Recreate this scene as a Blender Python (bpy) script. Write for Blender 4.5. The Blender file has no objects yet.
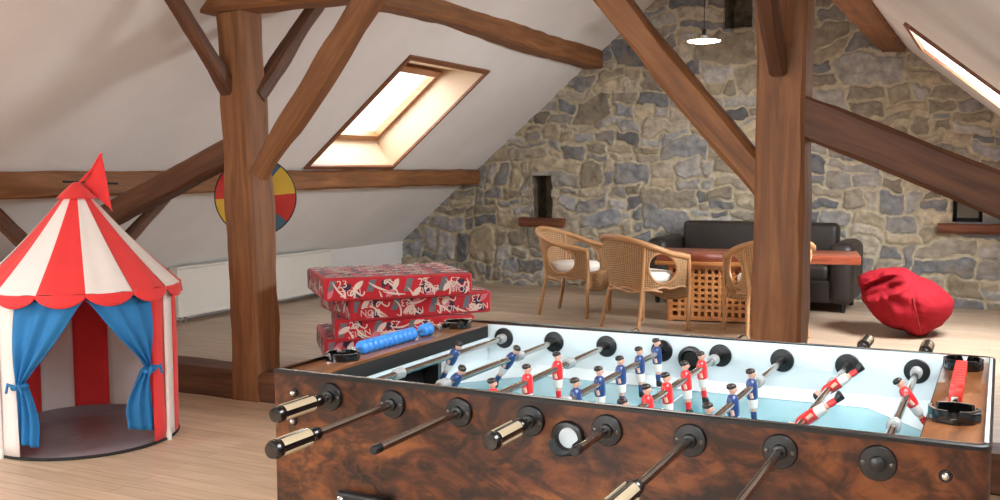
import bpy, bmesh, math, random
import numpy as np
from mathutils import Vector, Matrix, noise

C = bpy.context.scene.collection
PI = math.pi
rnd = random.Random(7)


# ------------------------------------------------------------------ helpers
class MB:
    """collects geometry (with material slots) and links it as one mesh object"""

    def __init__(self):
        self.v, self.f, self.m, self.uv = [], [], [], []

    def add(self, verts, faces, mat=0, uvs=None, M=None):
        b = len(self.v)
        for p in verts:
            p = Vector(p)
            self.v.append(M @ p if M is not None else p)
        for i, f in enumerate(faces):
            self.f.append([b + k for k in f])
            self.m.append(mat if isinstance(mat, int) else mat[i])
            self.uv.append(uvs[i] if uvs else None)
        return self

    def box(self, c, s, mat=0, bev=0.0, M=None, seg=2):
        bm = bmesh.new()
        bmesh.ops.create_cube(bm, size=1.0)
        bmesh.ops.scale(bm, vec=Vector(s), verts=bm.verts)
        if bev > 0:
            bmesh.ops.bevel(bm, geom=list(bm.edges) + list(bm.verts), offset=min(bev, .49 * min(s)), segments=seg, profile=.5, affect='EDGES')
        bmesh.ops.translate(bm, vec=Vector(c), verts=bm.verts)
        bm.verts.index_update()
        self.add([v.co.copy() for v in bm.verts], [[v.index for v in f.verts] for f in bm.faces], mat, M=M)
        bm.free()
        return self

    def rings(self, rings, mat=0, cap0=True, cap1=True, closed=True, uvs=True, M=None, vscale=1.0, smat=None):
        """loft a list of equal-length vertex loops"""
        n = len(rings[0])
        V = [p for r in rings for p in r]
        F, U, mm = [], [], []
        dist = [0.0]
        for a, b in zip(rings[:-1], rings[1:]):
            ca = sum((Vector(p) for p in a), Vector()) / n
            cb = sum((Vector(p) for p in b), Vector()) / n
            dist.append(dist[-1] + max((cb - ca).length, 1e-4))
        per = [0.0]
        r0 = rings[len(rings) // 2]
        for k in range(n):
            per.append(per[-1] + (Vector(r0[(k + 1) % n]) - Vector(r0[k])).length)
        for i in range(len(rings) - 1):
            for k in range(n if closed else n - 1):
                k2 = (k + 1) % n
                F.append([i * n + k, i * n + k2, (i + 1) * n + k2, (i + 1) * n + k])
                U.append([(dist[i], per[k] * vscale), (dist[i], per[k + 1] * vscale), (dist[i + 1], per[k + 1] * vscale), (dist[i + 1], per[k] * vscale)])
                mm.append(mat if smat is None else smat(i, k))
        if closed and cap0:
            F.append(list(range(n))[::-1]); U.append(None); mm.append(mat if smat is None else smat(0, 0))
        if closed and cap1:
            F.append([(len(rings) - 1) * n + k for k in range(n)]); U.append(None); mm.append(mat if smat is None else smat(len(rings) - 2, 0))
        self.add(V, F, mm, U, M)
        return self

    def tube(self, pts, r, n=10, mat=0, M=None, cap=True):
        pts = [Vector(p) for p in pts]
        R, up = [], None
        for i, p in enumerate(pts):
            t = (pts[min(i + 1, len(pts) - 1)] - pts[max(i - 1, 0)]).normalized()
            if up is None:
                a = Vector((0, 0, 1)) if abs(t.z) < .9 else Vector((1, 0, 0))
                up = (a - t * a.dot(t)).normalized()
            else:
                up = (up - t * up.dot(t)).normalized()
            s = t.cross(up)
            rr = r(i / (len(pts) - 1)) if callable(r) else r
            R.append([p + (up * math.cos(2 * PI * k / n) + s * math.sin(2 * PI * k / n)) * rr for k in range(n)])
        return self.rings(R, mat, cap, cap, M=M)

    def lathe(self, prof, n=24, mat=0, M=None, smat=None, cap=True):
        R = [[Vector((r * math.cos(2 * PI * k / n), r * math.sin(2 * PI * k / n), z)) for k in range(n)] for r, z in prof]
        return self.rings(R, mat, cap, cap, M=M, smat=smat)

    def grid(self, fn, nu, nv, mat=0, skip=None, uvf=None, M=None):
        V = [fn(i / nu, j / nv) for j in range(nv + 1) for i in range(nu + 1)]
        F, U, mm = [], [], []
        for j in range(nv):
            for i in range(nu):
                u, v = (i + .5) / nu, (j + .5) / nv
                if skip and skip(u, v):
                    continue
                F.append([j * (nu + 1) + i, j * (nu + 1) + i + 1, (j + 1) * (nu + 1) + i + 1, (j + 1) * (nu + 1) + i])
                q = [(i / nu, j / nv), ((i + 1) / nu, j / nv), ((i + 1) / nu, (j + 1) / nv), (i / nu, (j + 1) / nv)]
                U.append([uvf(*t) for t in q] if uvf else q)
                mm.append(mat(u, v) if callable(mat) else mat)
        self.add(V, F, mm, U, M)
        return self

    def build(self, name, mats, parent=None, smooth=40, off=None, flip=False, weld=False):
        if not isinstance(mats, (list, tuple)):
            mats = [mats]
        off = Vector(off) if off is not None else Vector()
        me = bpy.data.meshes.new(name)
        V = [tuple(p - off) for p in self.v]
        me.from_pydata(V, [], self.f)
        for m in mats:
            me.materials.append(m)
        me.polygons.foreach_set('material_index', self.m)
        uvl = me.uv_layers.new(name='UVMap')
        ext = [max(p[i] for p in V) - min(p[i] for p in V) for i in range(3)]
        order = sorted(range(3), key=lambda i: -ext[i])
        for poly, uv in zip(me.polygons, self.uv):
            if uv is None:
                nn = poly.normal
                ax = max(range(3), key=lambda i: abs(nn[i]))
                axes = [i for i in order if i != ax]
            for j, li in enumerate(poly.loop_indices):
                if uv is not None:
                    uvl.data[li].uv = uv[j]
                else:
                    p = V[me.loops[li].vertex_index]
                    uvl.data[li].uv = (p[axes[0]], p[axes[1]] + ax * .37)
        if weld or flip:
            bm = bmesh.new(); bm.from_mesh(me)
            if weld:
                bmesh.ops.remove_doubles(bm, verts=bm.verts, dist=1e-5)
            bmesh.ops.recalc_face_normals(bm, faces=bm.faces)
            bm.to_mesh(me); bm.free()
        if smooth:
            me.shade_smooth()
            me.set_sharp_from_angle(angle=math.radians(smooth))
        me.update()
        o = bpy.data.objects.new(name, me)
        C.objects.link(o)
        if parent is not None:
            o.parent = parent
        return o


def tag(o, label=None, cat=None, group=None, kind=None):
    if label: o['label'] = label
    if cat: o['category'] = cat
    if group: o['group'] = group
    if kind: o['kind'] = kind
    return o


def thing(name, label, cat, loc=(0, 0, 0), rz=0.0, group=None):
    o = bpy.data.objects.new(name, None)
    C.objects.link(o)
    o.empty_display_size = .1
    o.location = loc
    o.rotation_euler = (0, 0, rz)
    return tag(o, label, cat, group)


def dup(root, loc, rz, label):
    r = root.copy(); C.objects.link(r)
    r.location = loc; r.rotation_euler = (0, 0, rz); r['label'] = label
    for ch in list(root.children):
        c = ch.copy(); C.objects.link(c); c.parent = r
        for g in list(ch.children):
            d = g.copy(); C.objects.link(d); d.parent = c
    return r


def rotz(a): return Matrix.Rotation(a, 4, 'Z')
def T(x, y, z): return Matrix.Translation((x, y, z))
def nz(p, s=1.0, o=0.0): return noise.noise(Vector(p) * s + Vector((o, o * 1.7, o * .6)))
def lerp(a, b, t): return a + (b - a) * t
def smooth01(t):
    t = max(0.0, min(1.0, t)); return t * t * (3 - 2 * t)


# ------------------------------------------------------------------ materials
def lin(h):
    """sRGB 0-255 triple -> linear"""
    return tuple(((c / 255) / 12.92 if c / 255 <= .04045 else ((c / 255 + .055) / 1.055) ** 2.4) for c in h) + (1.0,)


class NT:
    def __init__(self, name):
        self.mat = bpy.data.materials.new(name)
        self.mat.use_nodes = True
        self.t = self.mat.node_tree
        self.b = self.t.nodes['Principled BSDF']
        self.out = self.t.nodes['Material Output']

    def n(self, kind, **kw):
        x = self.t.nodes.new(kind)
        for k, v in kw.items():
            if k in x.inputs: x.inputs[k].default_value = v
            else: setattr(x, k, v)
        return x

    def l(self, a, b): self.t.links.new(a, b)

    def coord(self, which='UV', scale=(1, 1, 1)):
        tc = self.n('ShaderNodeTexCoord')
        mp = self.n('ShaderNodeMapping'); mp.inputs['Scale'].default_value = scale
        self.l(tc.outputs[which], mp.inputs['Vector'])
        return mp.outputs['Vector']

    def noise(self, vec, scale, detail=4, rough=.55, dist=0.0):
        x = self.n('ShaderNodeTexNoise'); x.inputs['Scale'].default_value = scale
        x.inputs['Detail'].default_value = detail; x.inputs['Roughness'].default_value = rough
        x.inputs['Distortion'].default_value = dist
        if vec is not None: self.l(vec, x.inputs['Vector'])
        return x.outputs['Fac']

    def ramp(self, fac, stops):
        x = self.n('ShaderNodeValToRGB')
        e = x.color_ramp.elements
        while len(e) < len(stops): e.new(.5)
        for k, (p, c) in enumerate(stops):
            e[k].position = p; e[k].color = c if len(c) == 4 else tuple(c) + (1,)
        self.l(fac, x.inputs['Fac'])
        return x.outputs['Color']

    def mix(self, fac, a, b, mode='MIX'):
        x = self.n('ShaderNodeMix', data_type='RGBA', blend_type=mode)
        for s, v in ((x.inputs[0], fac), (x.inputs[6], a), (x.inputs[7], b)):
            if isinstance(v, (int, float)): s.default_value = v
            elif isinstance(v, tuple): s.default_value = v
            else: self.l(v, s)
        return x.outputs[2]

    def math(self, op, a, b=0.0):
        x = self.n('ShaderNodeMath', operation=op)
        for s, v in ((x.inputs[0], a), (x.inputs[1], b)):
            if isinstance(v, (int, float)): s.default_value = v
            else: self.l(v, s)
        return x.outputs[0]

    def bump(self, h, strength=.3, dist=.01):
        x = self.n('ShaderNodeBump'); x.inputs['Strength'].default_value = strength; x.inputs['Distance'].default_value = dist
        self.l(h, x.inputs['Height']); self.l(x.outputs['Normal'], self.b.inputs['Normal'])

    def set(self, col=None, rough=.5, metal=0, coat=0, spec=None, sheen=0, coat_rough=.05):
        if col is not None:
            if isinstance(col, tuple): self.b.inputs['Base Color'].default_value = col
            else: self.l(col, self.b.inputs['Base Color'])
        if isinstance(rough, (int, float)): self.b.inputs['Roughness'].default_value = rough
        else: self.l(rough, self.b.inputs['Roughness'])
        self.b.inputs['Metallic'].default_value = metal
        self.b.inputs['Coat Weight'].default_value = coat
        self.b.inputs['Coat Roughness'].default_value = coat_rough
        if spec is not None: self.b.inputs['Specular IOR Level'].default_value = spec
        self.b.inputs['Sheen Weight'].default_value = sheen
        return self.mat


def plain(name, rgb, rough=.5, metal=0, coat=0, var=.06, scale=8, spec=None, sheen=0):
    k = NT(name)
    c = lin(rgb)
    f = k.noise(k.coord('Object'), scale, 3)
    col = k.ramp(f, [(.3, tuple(x * (1 - var) for x in c[:3])), (.7, tuple(min(1, x * (1 + var)) for x in c[:3]))])
    return k.set(col, rough, metal, coat, spec, sheen)


def wood(name, dark, mid, light, su=1.2, sv=16, rough=.6, coat=0, bump=.25, spec=None):
    k = NT(name)
    oi = k.n('ShaderNodeObjectInfo')
    vec = k.coord('UV', (su, sv, 1))
    add = k.n('ShaderNodeVectorMath', operation='ADD')
    sc = k.n('ShaderNodeVectorMath', operation='SCALE'); sc.inputs['Scale'].default_value = 37.0
    cmb = k.n('ShaderNodeCombineXYZ')
    k.l(oi.outputs['Random'], cmb.inputs[0]); k.l(oi.outputs['Random'], cmb.inputs[1])
    k.l(cmb.outputs[0], sc.inputs[0]); k.l(vec, add.inputs[0]); k.l(sc.outputs[0], add.inputs[1])
    v = add.outputs[0]
    g = k.noise(v, 1.6, 6, .62, .6)
    big = k.noise(k.coord('Object', (1, 1, 1)), 2.2, 3)
    col = k.ramp(g, [(.28, lin(dark)), (.5, lin(mid)), (.72, lin(light))])
    col = k.mix(k.math('MULTIPLY', big, .55), col, lin(dark))
    k.set(col, rough, 0, coat, spec)
    k.bump(g, bump, .006)
    return k.mat


M = {}
M['beam'] = wood('aged_timber', (94, 58, 31), (136, 88, 49), (164, 112, 66), 1.1, 13, .62)
M['beam_dark'] = wood('dark_timber', (64, 38, 22), (98, 60, 36), (124, 80, 49), 1.1, 13, .62)
M['sill'] = wood('sill_timber', (70, 36, 22), (120, 66, 40), (150, 92, 60), 1.5, 18, .6)
M['frame_wood'] = wood('window_wood', (128, 80, 46), (165, 110, 66), (190, 134, 88), 1.5, 24, .45, bump=.1)
M['brown_trim'] = wood('trim_wood', (100, 60, 36), (134, 84, 52), (158, 106, 70), 1.5, 24, .5, bump=.1)
M['deck'] = wood('deck_veneer', (70, 38, 18), (140, 86, 46), (184, 124, 74), 2.6, 11, .3, .4, .05)
M['lattice'] = wood('lattice_wood', (150, 88, 40), (196, 130, 70), (216, 156, 94), 2, 24, .45, bump=.1)
M['top_red'] = wood('red_brown_wood', (108, 48, 30), (146, 70, 44), (166, 90, 60), 2, 20, .3, .2, .05)
M['rail'] = wood('cane_pole', (140, 96, 58), (190, 142, 96), (212, 168, 124), 2, 40, .45, bump=.15)

# burl veneer of the game table
k = NT('burl_veneer')
v = k.coord('Object', (1.0, 1.0, 1.5))
w1 = k.noise(v, 3.2, 5, .6, 1.6)
w2 = k.noise(v, 14, 6, .65, .8)
w3 = k.noise(v, 1.7, 4, .6, 2.5)
c = k.ramp(w1, [(.39, lin((16, 8, 4))), (.46, lin((58, 28, 12))), (.54, lin((104, 55, 23))), (.66, lin((140, 84, 40)))])
c2 = k.ramp(w2, [(.44, lin((16, 7, 4))), (.55, lin((112, 60, 28)))])
c = k.mix(.40, c, c2)
c = k.mix(k.ramp(w3, [(.40, (0, 0, 0)), (.46, (.75,) * 3), (.52, (0, 0, 0))]), c, lin((34, 14, 8)))
M['burl'] = k.set(c, .40, 0, .16, .35, 0, .1)

# plank floor
def floor_mat(name, c1, c2, c3, rough):
    k = NT(name)
    vec = k.coord('Object')
    br = k.n('ShaderNodeTexBrick', offset=.37, offset_frequency=2)
    br.inputs['Scale'].default_value = 1.0
    br.inputs['Mortar Size'].default_value = .0016
    br.inputs['Mortar Smooth'].default_value = .3
    br.inputs['Brick Width'].default_value = 1.15
    br.inputs['Row Height'].default_value = .098
    br.inputs['Bias'].default_value = 0.0
    br.inputs['Color1'].default_value = lin(c1); br.inputs['Color2'].default_value = lin(c2); br.inputs['Mortar'].default_value = lin(c3)
    k.l(vec, br.inputs['Vector'])
    g = k.noise(k.coord('Object', (1.2, 16, 1)), 2.2, 6, .6, .4)
    gcol = k.ramp(g, [(.3, (.70, .66, .60)), (.62, (1, 1, 1))])
    col = k.mix(.75, br.outputs['Color'], gcol, 'MULTIPLY')
    b = k.noise(k.coord('Object'), 1.1, 3)
    col = k.mix(k.math('MULTIPLY', b, .25), col, lin(c3))
    rr = k.ramp(g, [(.3, (rough + .12,) * 3), (.7, (rough,) * 3)])
    k.set(col, rr)
    k.bump(br.outputs['Fac'], -.15, .002)
    return k.mat

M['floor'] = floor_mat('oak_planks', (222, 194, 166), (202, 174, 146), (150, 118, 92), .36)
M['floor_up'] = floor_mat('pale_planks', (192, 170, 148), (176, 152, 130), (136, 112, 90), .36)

# plaster
k = NT('white_plaster')
f = k.noise(k.coord('Object'), 1.3, 4)
f2 = k.noise(k.coord('Object'), 60, 3)
k.set(k.ramp(f, [(.3, lin((222, 219, 216))), (.7, lin((232, 230, 227)))]), .9)
k.bump(f2, .06, .004)
M['plaster'] = k.mat

# stone wall: per-stone tint and mortar mask come with the mesh
k = NT('rubble_stone')
a = k.n('ShaderNodeAttribute', attribute_name='stone_tint')
mk = k.n('ShaderNodeAttribute', attribute_name='stone_mask')
v = k.coord('Object')
n1 = k.noise(v, 9, 6, .65)
n2 = k.noise(v, 40, 4, .6)
mott = k.ramp(n1, [(.28, (.50, .50, .52)), (.5, (.98, .98, .98)), (.7, (1.4, 1.36, 1.28))])
sc_ = k.mix(1.0, a.outputs['Color'], mott, 'MULTIPLY')
lich = k.ramp(k.noise(v, 3.3, 5, .7), [(.50, (0, 0, 0)), (.66, (.55, .55, .55))])
sc_ = k.mix(lich, sc_, lin((152, 138, 112)))
mor = k.ramp(k.noise(v, 16, 5), [(.3, lin((166, 154, 130))), (.7, lin((202, 192, 168)))])
fac = k.math('ADD', mk.outputs['Fac'], k.math('MULTIPLY', k.math('SUBTRACT', n1, .5), 1.25))
fr = k.ramp(fac, [(.38, (0, 0, 0)), (.58, (1, 1, 1))])
k.set(k.mix(fr, mor, sc_), .88, spec=.25)
k.bump(k.mix(.5, n1, n2), .5, .012)
M['stone'] = k.mat
k = NT('niche_stone')
n1 = k.noise(k.coord('Object'), 12, 5)
k.set(k.ramp(n1, [(.3, lin((70, 64, 54))), (.7, lin((130, 118, 98)))]), .9)
k.bump(n1, .6, .02)
M['niche'] = k.mat

M['shutter'] = plain('grey_board', (142, 138, 126), .8)
M['white_paint'] = plain('white_paint', (226, 222, 214), .5, var=.02)
M['radiator'] = plain('radiator_enamel', (226, 222, 212), .35, var=.015)
M['reveal'] = plain('window_lining', (206, 178, 146), .55, var=.03)
M['steel_grey'] = plain('grey_steel', (150, 150, 150), .35, .8)
M['black_plastic'] = plain('black_plastic', (13, 13, 14), .33, var=.1)
M['black_gloss'] = plain('black_gloss', (12, 12, 13), .12, coat=.5, var=.1)
M['black_matte'] = plain('black_felt', (24, 23, 23), .75, var=.1)
M['chrome'] = plain('chrome_rod', (184, 178, 170), .15, 1.0, var=.03)
M['steel_dark'] = plain('dark_screw', (88, 84, 80), .3, 1.0)
M['bolt'] = plain('bolt_metal', (190, 188, 184), .2, 1.0)
M['cream'] = plain('cream_inlay', (206, 190, 158), .22, .35, coat=.3)
M['table_white'] = plain('white_laminate', (222, 234, 238), .28, coat=.3, var=.01)
M['field'] = plain('teal_playfield', (94, 160, 172), .2, coat=.4, var=.02, scale=2)
M['jersey_blue'] = plain('blue_jersey', (34, 64, 118), .3, coat=.4)
M['jersey_red'] = plain('red_jersey', (222, 40, 44), .3, coat=.4)
M['skin'] = plain('painted_skin', (226, 178, 156), .4)
M['hair'] = plain('dark_hair_paint', (34, 24, 20), .3, coat=.3)
M['shorts'] = plain('white_shorts', (232, 228, 222), .35)
M['boot'] = plain('black_boot', (24, 24, 28), .35)
M['bead_blue'] = plain('blue_bead', (58, 140, 226), .4, var=.08)
M['bead_red'] = plain('red_bead', (226, 56, 52), .35)
M['leather'] = plain('black_leather', (40, 33, 29), .48, var=.2, scale=14)
M['cushion'] = plain('white_cotton', (232, 226, 216), .85, var=.03)
M['tent_red'] = plain('tent_red', (228, 46, 46), .75, var=.05, sheen=.2)
M['tent_white'] = plain('tent_white', (232, 222, 216), .75, var=.03)
M['tent_blue'] = plain('tent_blue', (32, 116, 174), .75, var=.06)
M['tent_mat'] = plain('tent_mat', (138, 128, 132), .3, var=.1)
M['bag_red'] = plain('bag_red', (138, 16, 28), .85, var=.1, spec=.2)
M['bag_seam'] = plain('bag_seam', (130, 8, 18), .7)
M['wheel_red'] = plain('wheel_red', (214, 44, 34), .5)
M['wheel_yellow'] = plain('wheel_yellow', (232, 196, 60), .5)
M['wheel_blue'] = plain('wheel_blue', (70, 112, 132), .5)
M['print_red'] = plain('print_red', (190, 26, 42), .8, var=.12, sheen=.2)
M['print_cream'] = plain('print_cream', (226, 204, 194), .8)
M['print_grey'] = plain('print_grey', (112, 112, 120), .8)
M['print_navy'] = plain('print_navy', (58, 40, 66), .8)
M['print_sheen_pink'] = plain('print_sheen_pink', (206, 120, 136), .8)

k = NT('woven_cane')
v = k.coord('UV', (1, 1, 1))
wv1 = k.n('ShaderNodeTexWave', wave_type='BANDS', bands_direction='X'); wv1.inputs['Scale'].default_value = 17
wv2 = k.n('ShaderNodeTexWave', wave_type='BANDS', bands_direction='Y'); wv2.inputs['Scale'].default_value = 15
k.l(v, wv1.inputs['Vector']); k.l(v, wv2.inputs['Vector'])
wm = k.math('MULTIPLY', wv1.outputs['Fac'], wv2.outputs['Fac'])
nn = k.noise(k.coord('Object'), 18, 4)
c = k.ramp(wm, [(.05, lin((112, 76, 44))), (.5, lin((194, 150, 104)))])
c = k.mix(k.math('MULTIPLY', nn, .5), c, lin((204, 166, 122)))
k.set(c, .55); k.bump(wm, .8, .006)
M['cane'] = k.mat

k = NT('clear_plastic')
tr = k.n('ShaderNodeBsdfTransparent'); tr.inputs['Color'].default_value = (.86, .88, .88, 1)
mx = k.n('ShaderNodeMixShader'); mx.inputs['Fac'].default_value = .55
k.set(lin((196, 200, 200)), .1, 0, .3)
k.l(tr.outputs[0], mx.inputs[1]); k.l(k.b.outputs[0], mx.inputs[2]); k.l(mx.outputs[0], k.out.inputs['Surface'])
M['clear'] = k.mat

k = NT('window_glass')
tr = k.n('ShaderNodeBsdfTransparent')
gl = k.n('ShaderNodeBsdfGlossy'); gl.inputs['Roughness'].default_value = .02
mx = k.n('ShaderNodeMixShader'); mx.inputs['Fac'].default_value = .06
k.l(tr.outputs[0], mx.inputs[1]); k.l(gl.outputs[0], mx.inputs[2]); k.l(mx.outputs[0], k.out.inputs['Surface'])
M['glass'] = k.mat

k = NT('lit_underside_glow')
k.b.inputs['Emission Color'].default_value = (1.0, .84, .60, 1)
k.b.inputs['Emission Strength'].default_value = 24
M['disc_glow'] = k.set((1, .9, .7, 1), .4)
k = NT('lamp_enamel')
k.b.inputs['Transmission Weight'].default_value = 0
M['enamel'] = k.set(lin((240, 236, 226)), .35)

# ------------------------------------------------------------------ the room
ZU, YB, YT = .07, 10.44, 4.66            # upper floor level, stone wall, truss front
XL, XR, YF = -6.58, 1.50, -3.4           # knee walls, gable behind the viewer
SL, RX, RZ = .83, -2.47, 3.951           # roof slope, ridge
ZK = .54
TH = .34                                 # roof build-up
nL = Vector((-SL, 0, 1)).normalized(); nR = Vector((SL, 0, 1)).normalized()
def roofL(x): return ZK + SL * (x - XL)
def roofR(x): return RZ - SL * (x - RX)

b = MB(); b.box(((XL + XR) / 2, (YF + YT) / 2 + .1, -.05), (XR - XL + .4, YT - YF + .2, .1))
tag(b.build('floor', M['floor']), kind='structure')
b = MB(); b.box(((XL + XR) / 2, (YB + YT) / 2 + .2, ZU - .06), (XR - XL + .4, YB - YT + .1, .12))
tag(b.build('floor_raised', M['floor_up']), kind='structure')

for nm, x0 in (('wall_left', XL), ('wall_right', XR)):
    s = -1 if x0 < 0 else 1
    b = MB(); b.box((x0 + s * .1, (YF + YB) / 2, .28), (.2, YB - YF + .2, .60))
    tag(b.build(nm, M['plaster']), kind='structure')

# roof slopes with the openings of the roof windows
# opening: (y0, y1, x_low, x_high) in ceiling coordinates, x measured on the left slope (mirrored on the right)
OPEN_L = [(7.14, 8.50, -5.46, -4.41), (.6, 1.96, -5.46, -4.41), (-2.6, -1.24, -5.46, -4.41)]
OPEN_R = [(7.14, 8.50, -5.46, -4.41), (1.35, 2.71, -5.46, -4.41), (-.75, .61, -5.46, -4.41), (-2.85, -1.49, -5.46, -4.41)]

def slope_point(x, y, d, right):
    n = nL
    p = Vector((x, y, roofL(x))) + n * d
    if right:
        p.x = 2 * RX - p.x
    return p

def roof(name, opens, right):
    ys = sorted({YF, YB + .15} | {o[0] for o in opens} | {o[1] for o in opens})
    xs = [XL - .02, -5.46, -4.41, RX]
    b = MB()
    for i in range(len(ys) - 1):
        for j in range(3):
            ym = (ys[i] + ys[i + 1]) / 2
            if j == 1 and any(o[0] < ym < o[1] for o in opens):
                continue
            q = [slope_point(x, y, 0, right) for x, y in ((xs[j], ys[i]), (xs[j + 1], ys[i]), (xs[j + 1], ys[i + 1]), (xs[j], ys[i + 1]))]
            q2 = [slope_point(x, y, TH + .06, right) for x, y in ((xs[j], ys[i]), (xs[j + 1], ys[i]), (xs[j + 1], ys[i + 1]), (xs[j], ys[i + 1]))]
            b.add(q, [[0, 1, 2, 3]]); b.add(q2, [[3, 2, 1, 0]])
    return tag(b.build(name, M['plaster'], smooth=0), kind='structure')

roof('ceiling_left', OPEN_L, False)
roof('ceiling_right', OPEN_R, True)

def roof_window(idx, o, right):
    y0, y1, xa, xb = o
    S = lambda x, y, d: slope_point(x, y, d, right)
    outer = [(xa, y0), (xb, y0), (xb, y1), (xa, y1)]
    inner = [(xa + .02, y0 + .12), (xb - .25, y0 + .12), (xb - .25, y1 - .04), (xa + .02, y1 - .04)]
    b = MB()
    for k in range(4):
        a, c = outer[k], outer[(k + 1) % 4]; a2, c2 = inner[k], inner[(k + 1) % 4]
        b.add([S(*a, 0), S(*c, 0), S(*c2, TH), S(*a2, TH)], [[0, 1, 2, 3]])
    root = tag(b.build('window_%d' % idx, M['white_paint'] if right else M['reveal'], smooth=0), kind='structure')
    # architrave on the ceiling, sash frame and pane
    w = .035
    b = MB()
    ow = [(xa - w, y0 - w * 1.1), (xb + w, y0 - w * 1.1), (xb + w, y1 + w * 1.1), (xa - w, y1 + w * 1.1)]
    for k in range(4):
        P = [ow[k], ow[(k + 1) % 4], outer[(k + 1) % 4], outer[k]]
        b.add([S(*p, -.022) for p in P] + [S(*p, .0) for p in P], [[0, 1, 2, 3], [4, 7, 6, 5], [0, 4, 5, 1], [1, 5, 6, 2], [2, 6, 7, 3], [3, 7, 4, 0]])
    b.build('architrave', M['brown_trim'], root, smooth=0)
    b = MB()
    fw = .055
    ii = [(inner[0][0] + fw, inner[0][1] + fw), (inner[1][0] - fw, inner[1][1] + fw), (inner[2][0] - fw, inner[2][1] - fw), (inner[3][0] + fw, inner[3][1] - fw)]
    for k in range(4):
        P = [inner[k], inner[(k + 1) % 4], ii[(k + 1) % 4], ii[k]]
        b.add([S(*p, TH - .05) for p in P] + [S(*p, TH + .02) for p in P], [[0, 1, 2, 3], [4, 7, 6, 5], [0, 4, 5, 1], [1, 5, 6, 2], [2, 6, 7, 3], [3, 7, 4, 0]])
    b.build('sash', M['frame_wood'], root, smooth=0)
    b = MB(); b.add([S(*p, TH) for p in ii] + [S(*p, TH + .012) for p in ii], [[0, 1, 2, 3], [7, 6, 5, 4]])
    b.build('pane', M['glass'], root, smooth=0)
    # daylight falling through this window
    cx, cy = (ii[0][0] + ii[1][0]) / 2, (ii[0][1] + ii[2][1]) / 2
    ld = bpy.data.lights.new('daylight', 'AREA'); ld.shape = 'RECTANGLE'
    ld.size = (ii[1][0] - ii[0][0]) * 1.5; ld.size_y = ii[2][1] - ii[1][1]
    lo = bpy.data.objects.new('daylight', ld); C.objects.link(lo)
    n = nR if right else nL
    lo.location = S(cx, cy, TH + .08)
    zax = n; yax = Vector((0, 1, 0)); xax = yax.cross(zax)
    lo.matrix_world = Matrix.Translation(lo.location) @ Matrix((xax, yax, zax)).transposed().to_4x4()
    return ld

WL = []
i = 1
for o in OPEN_L:
    WL.append(('L', roof_window(i, o, False))); i += 1
for o in OPEN_R:
    WL.append(('R', roof_window(i, o, True))); i += 1
NWIN = i

# gable behind the viewer, with an unseen tall window opening added for light
b = MB()
wx0, wx1, wz0, wz1 = -3.6, -1.3, .9, 2.6
for x0, x1, z0, z1 in ((XL - .2, wx0, -.1, 4.1), (wx1, XR + .2, -.1, 4.1), (wx0, wx1, -.1, wz0), (wx0, wx1, wz1, 4.1)):
    b.box(((x0 + x1) / 2, YF - .1, (z0 + z1) / 2), (x1 - x0, .2, z1 - z0))
tag(b.build('wall_front', M['plaster'], smooth=0), kind='structure')
b = MB()
for x in (wx0 + .03, (wx0 + wx1) / 2, wx1 - .03): b.box((x, YF - .1, (wz0 + wz1) / 2), (.06, .08, wz1 - wz0))
for z in (wz0 + .03, wz1 - .03): b.box(((wx0 + wx1) / 2, YF - .1, z), (wx1 - wx0, .08, .06))
w = tag(b.build('window_%d' % NWIN, M['white_paint'], smooth=0), kind='structure')
ld = bpy.data.lights.new('gable_fill_light', 'AREA'); ld.shape = 'RECTANGLE'; ld.size = wx1 - wx0; ld.size_y = wz1 - wz0  # unseen area light added to brighten the room from behind the viewer
lo = bpy.data.objects.new('gable_fill_light', ld); C.objects.link(lo)
lo.location = ((wx0 + wx1) / 2, YF - .25, (wz0 + wz1) / 2); lo.rotation_euler = (PI / 2, 0, 0)
GABLE_FILL = ld

# ---- rubble stone wall (a height field of stones bedded in mortar)
NICHES = {'a': (-4.79, -4.555, .865, 1.35), 'b': (-.365, -.10, .895, 1.34), 'c': (-2.585, -2.30, 2.875, 3.45)}

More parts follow.
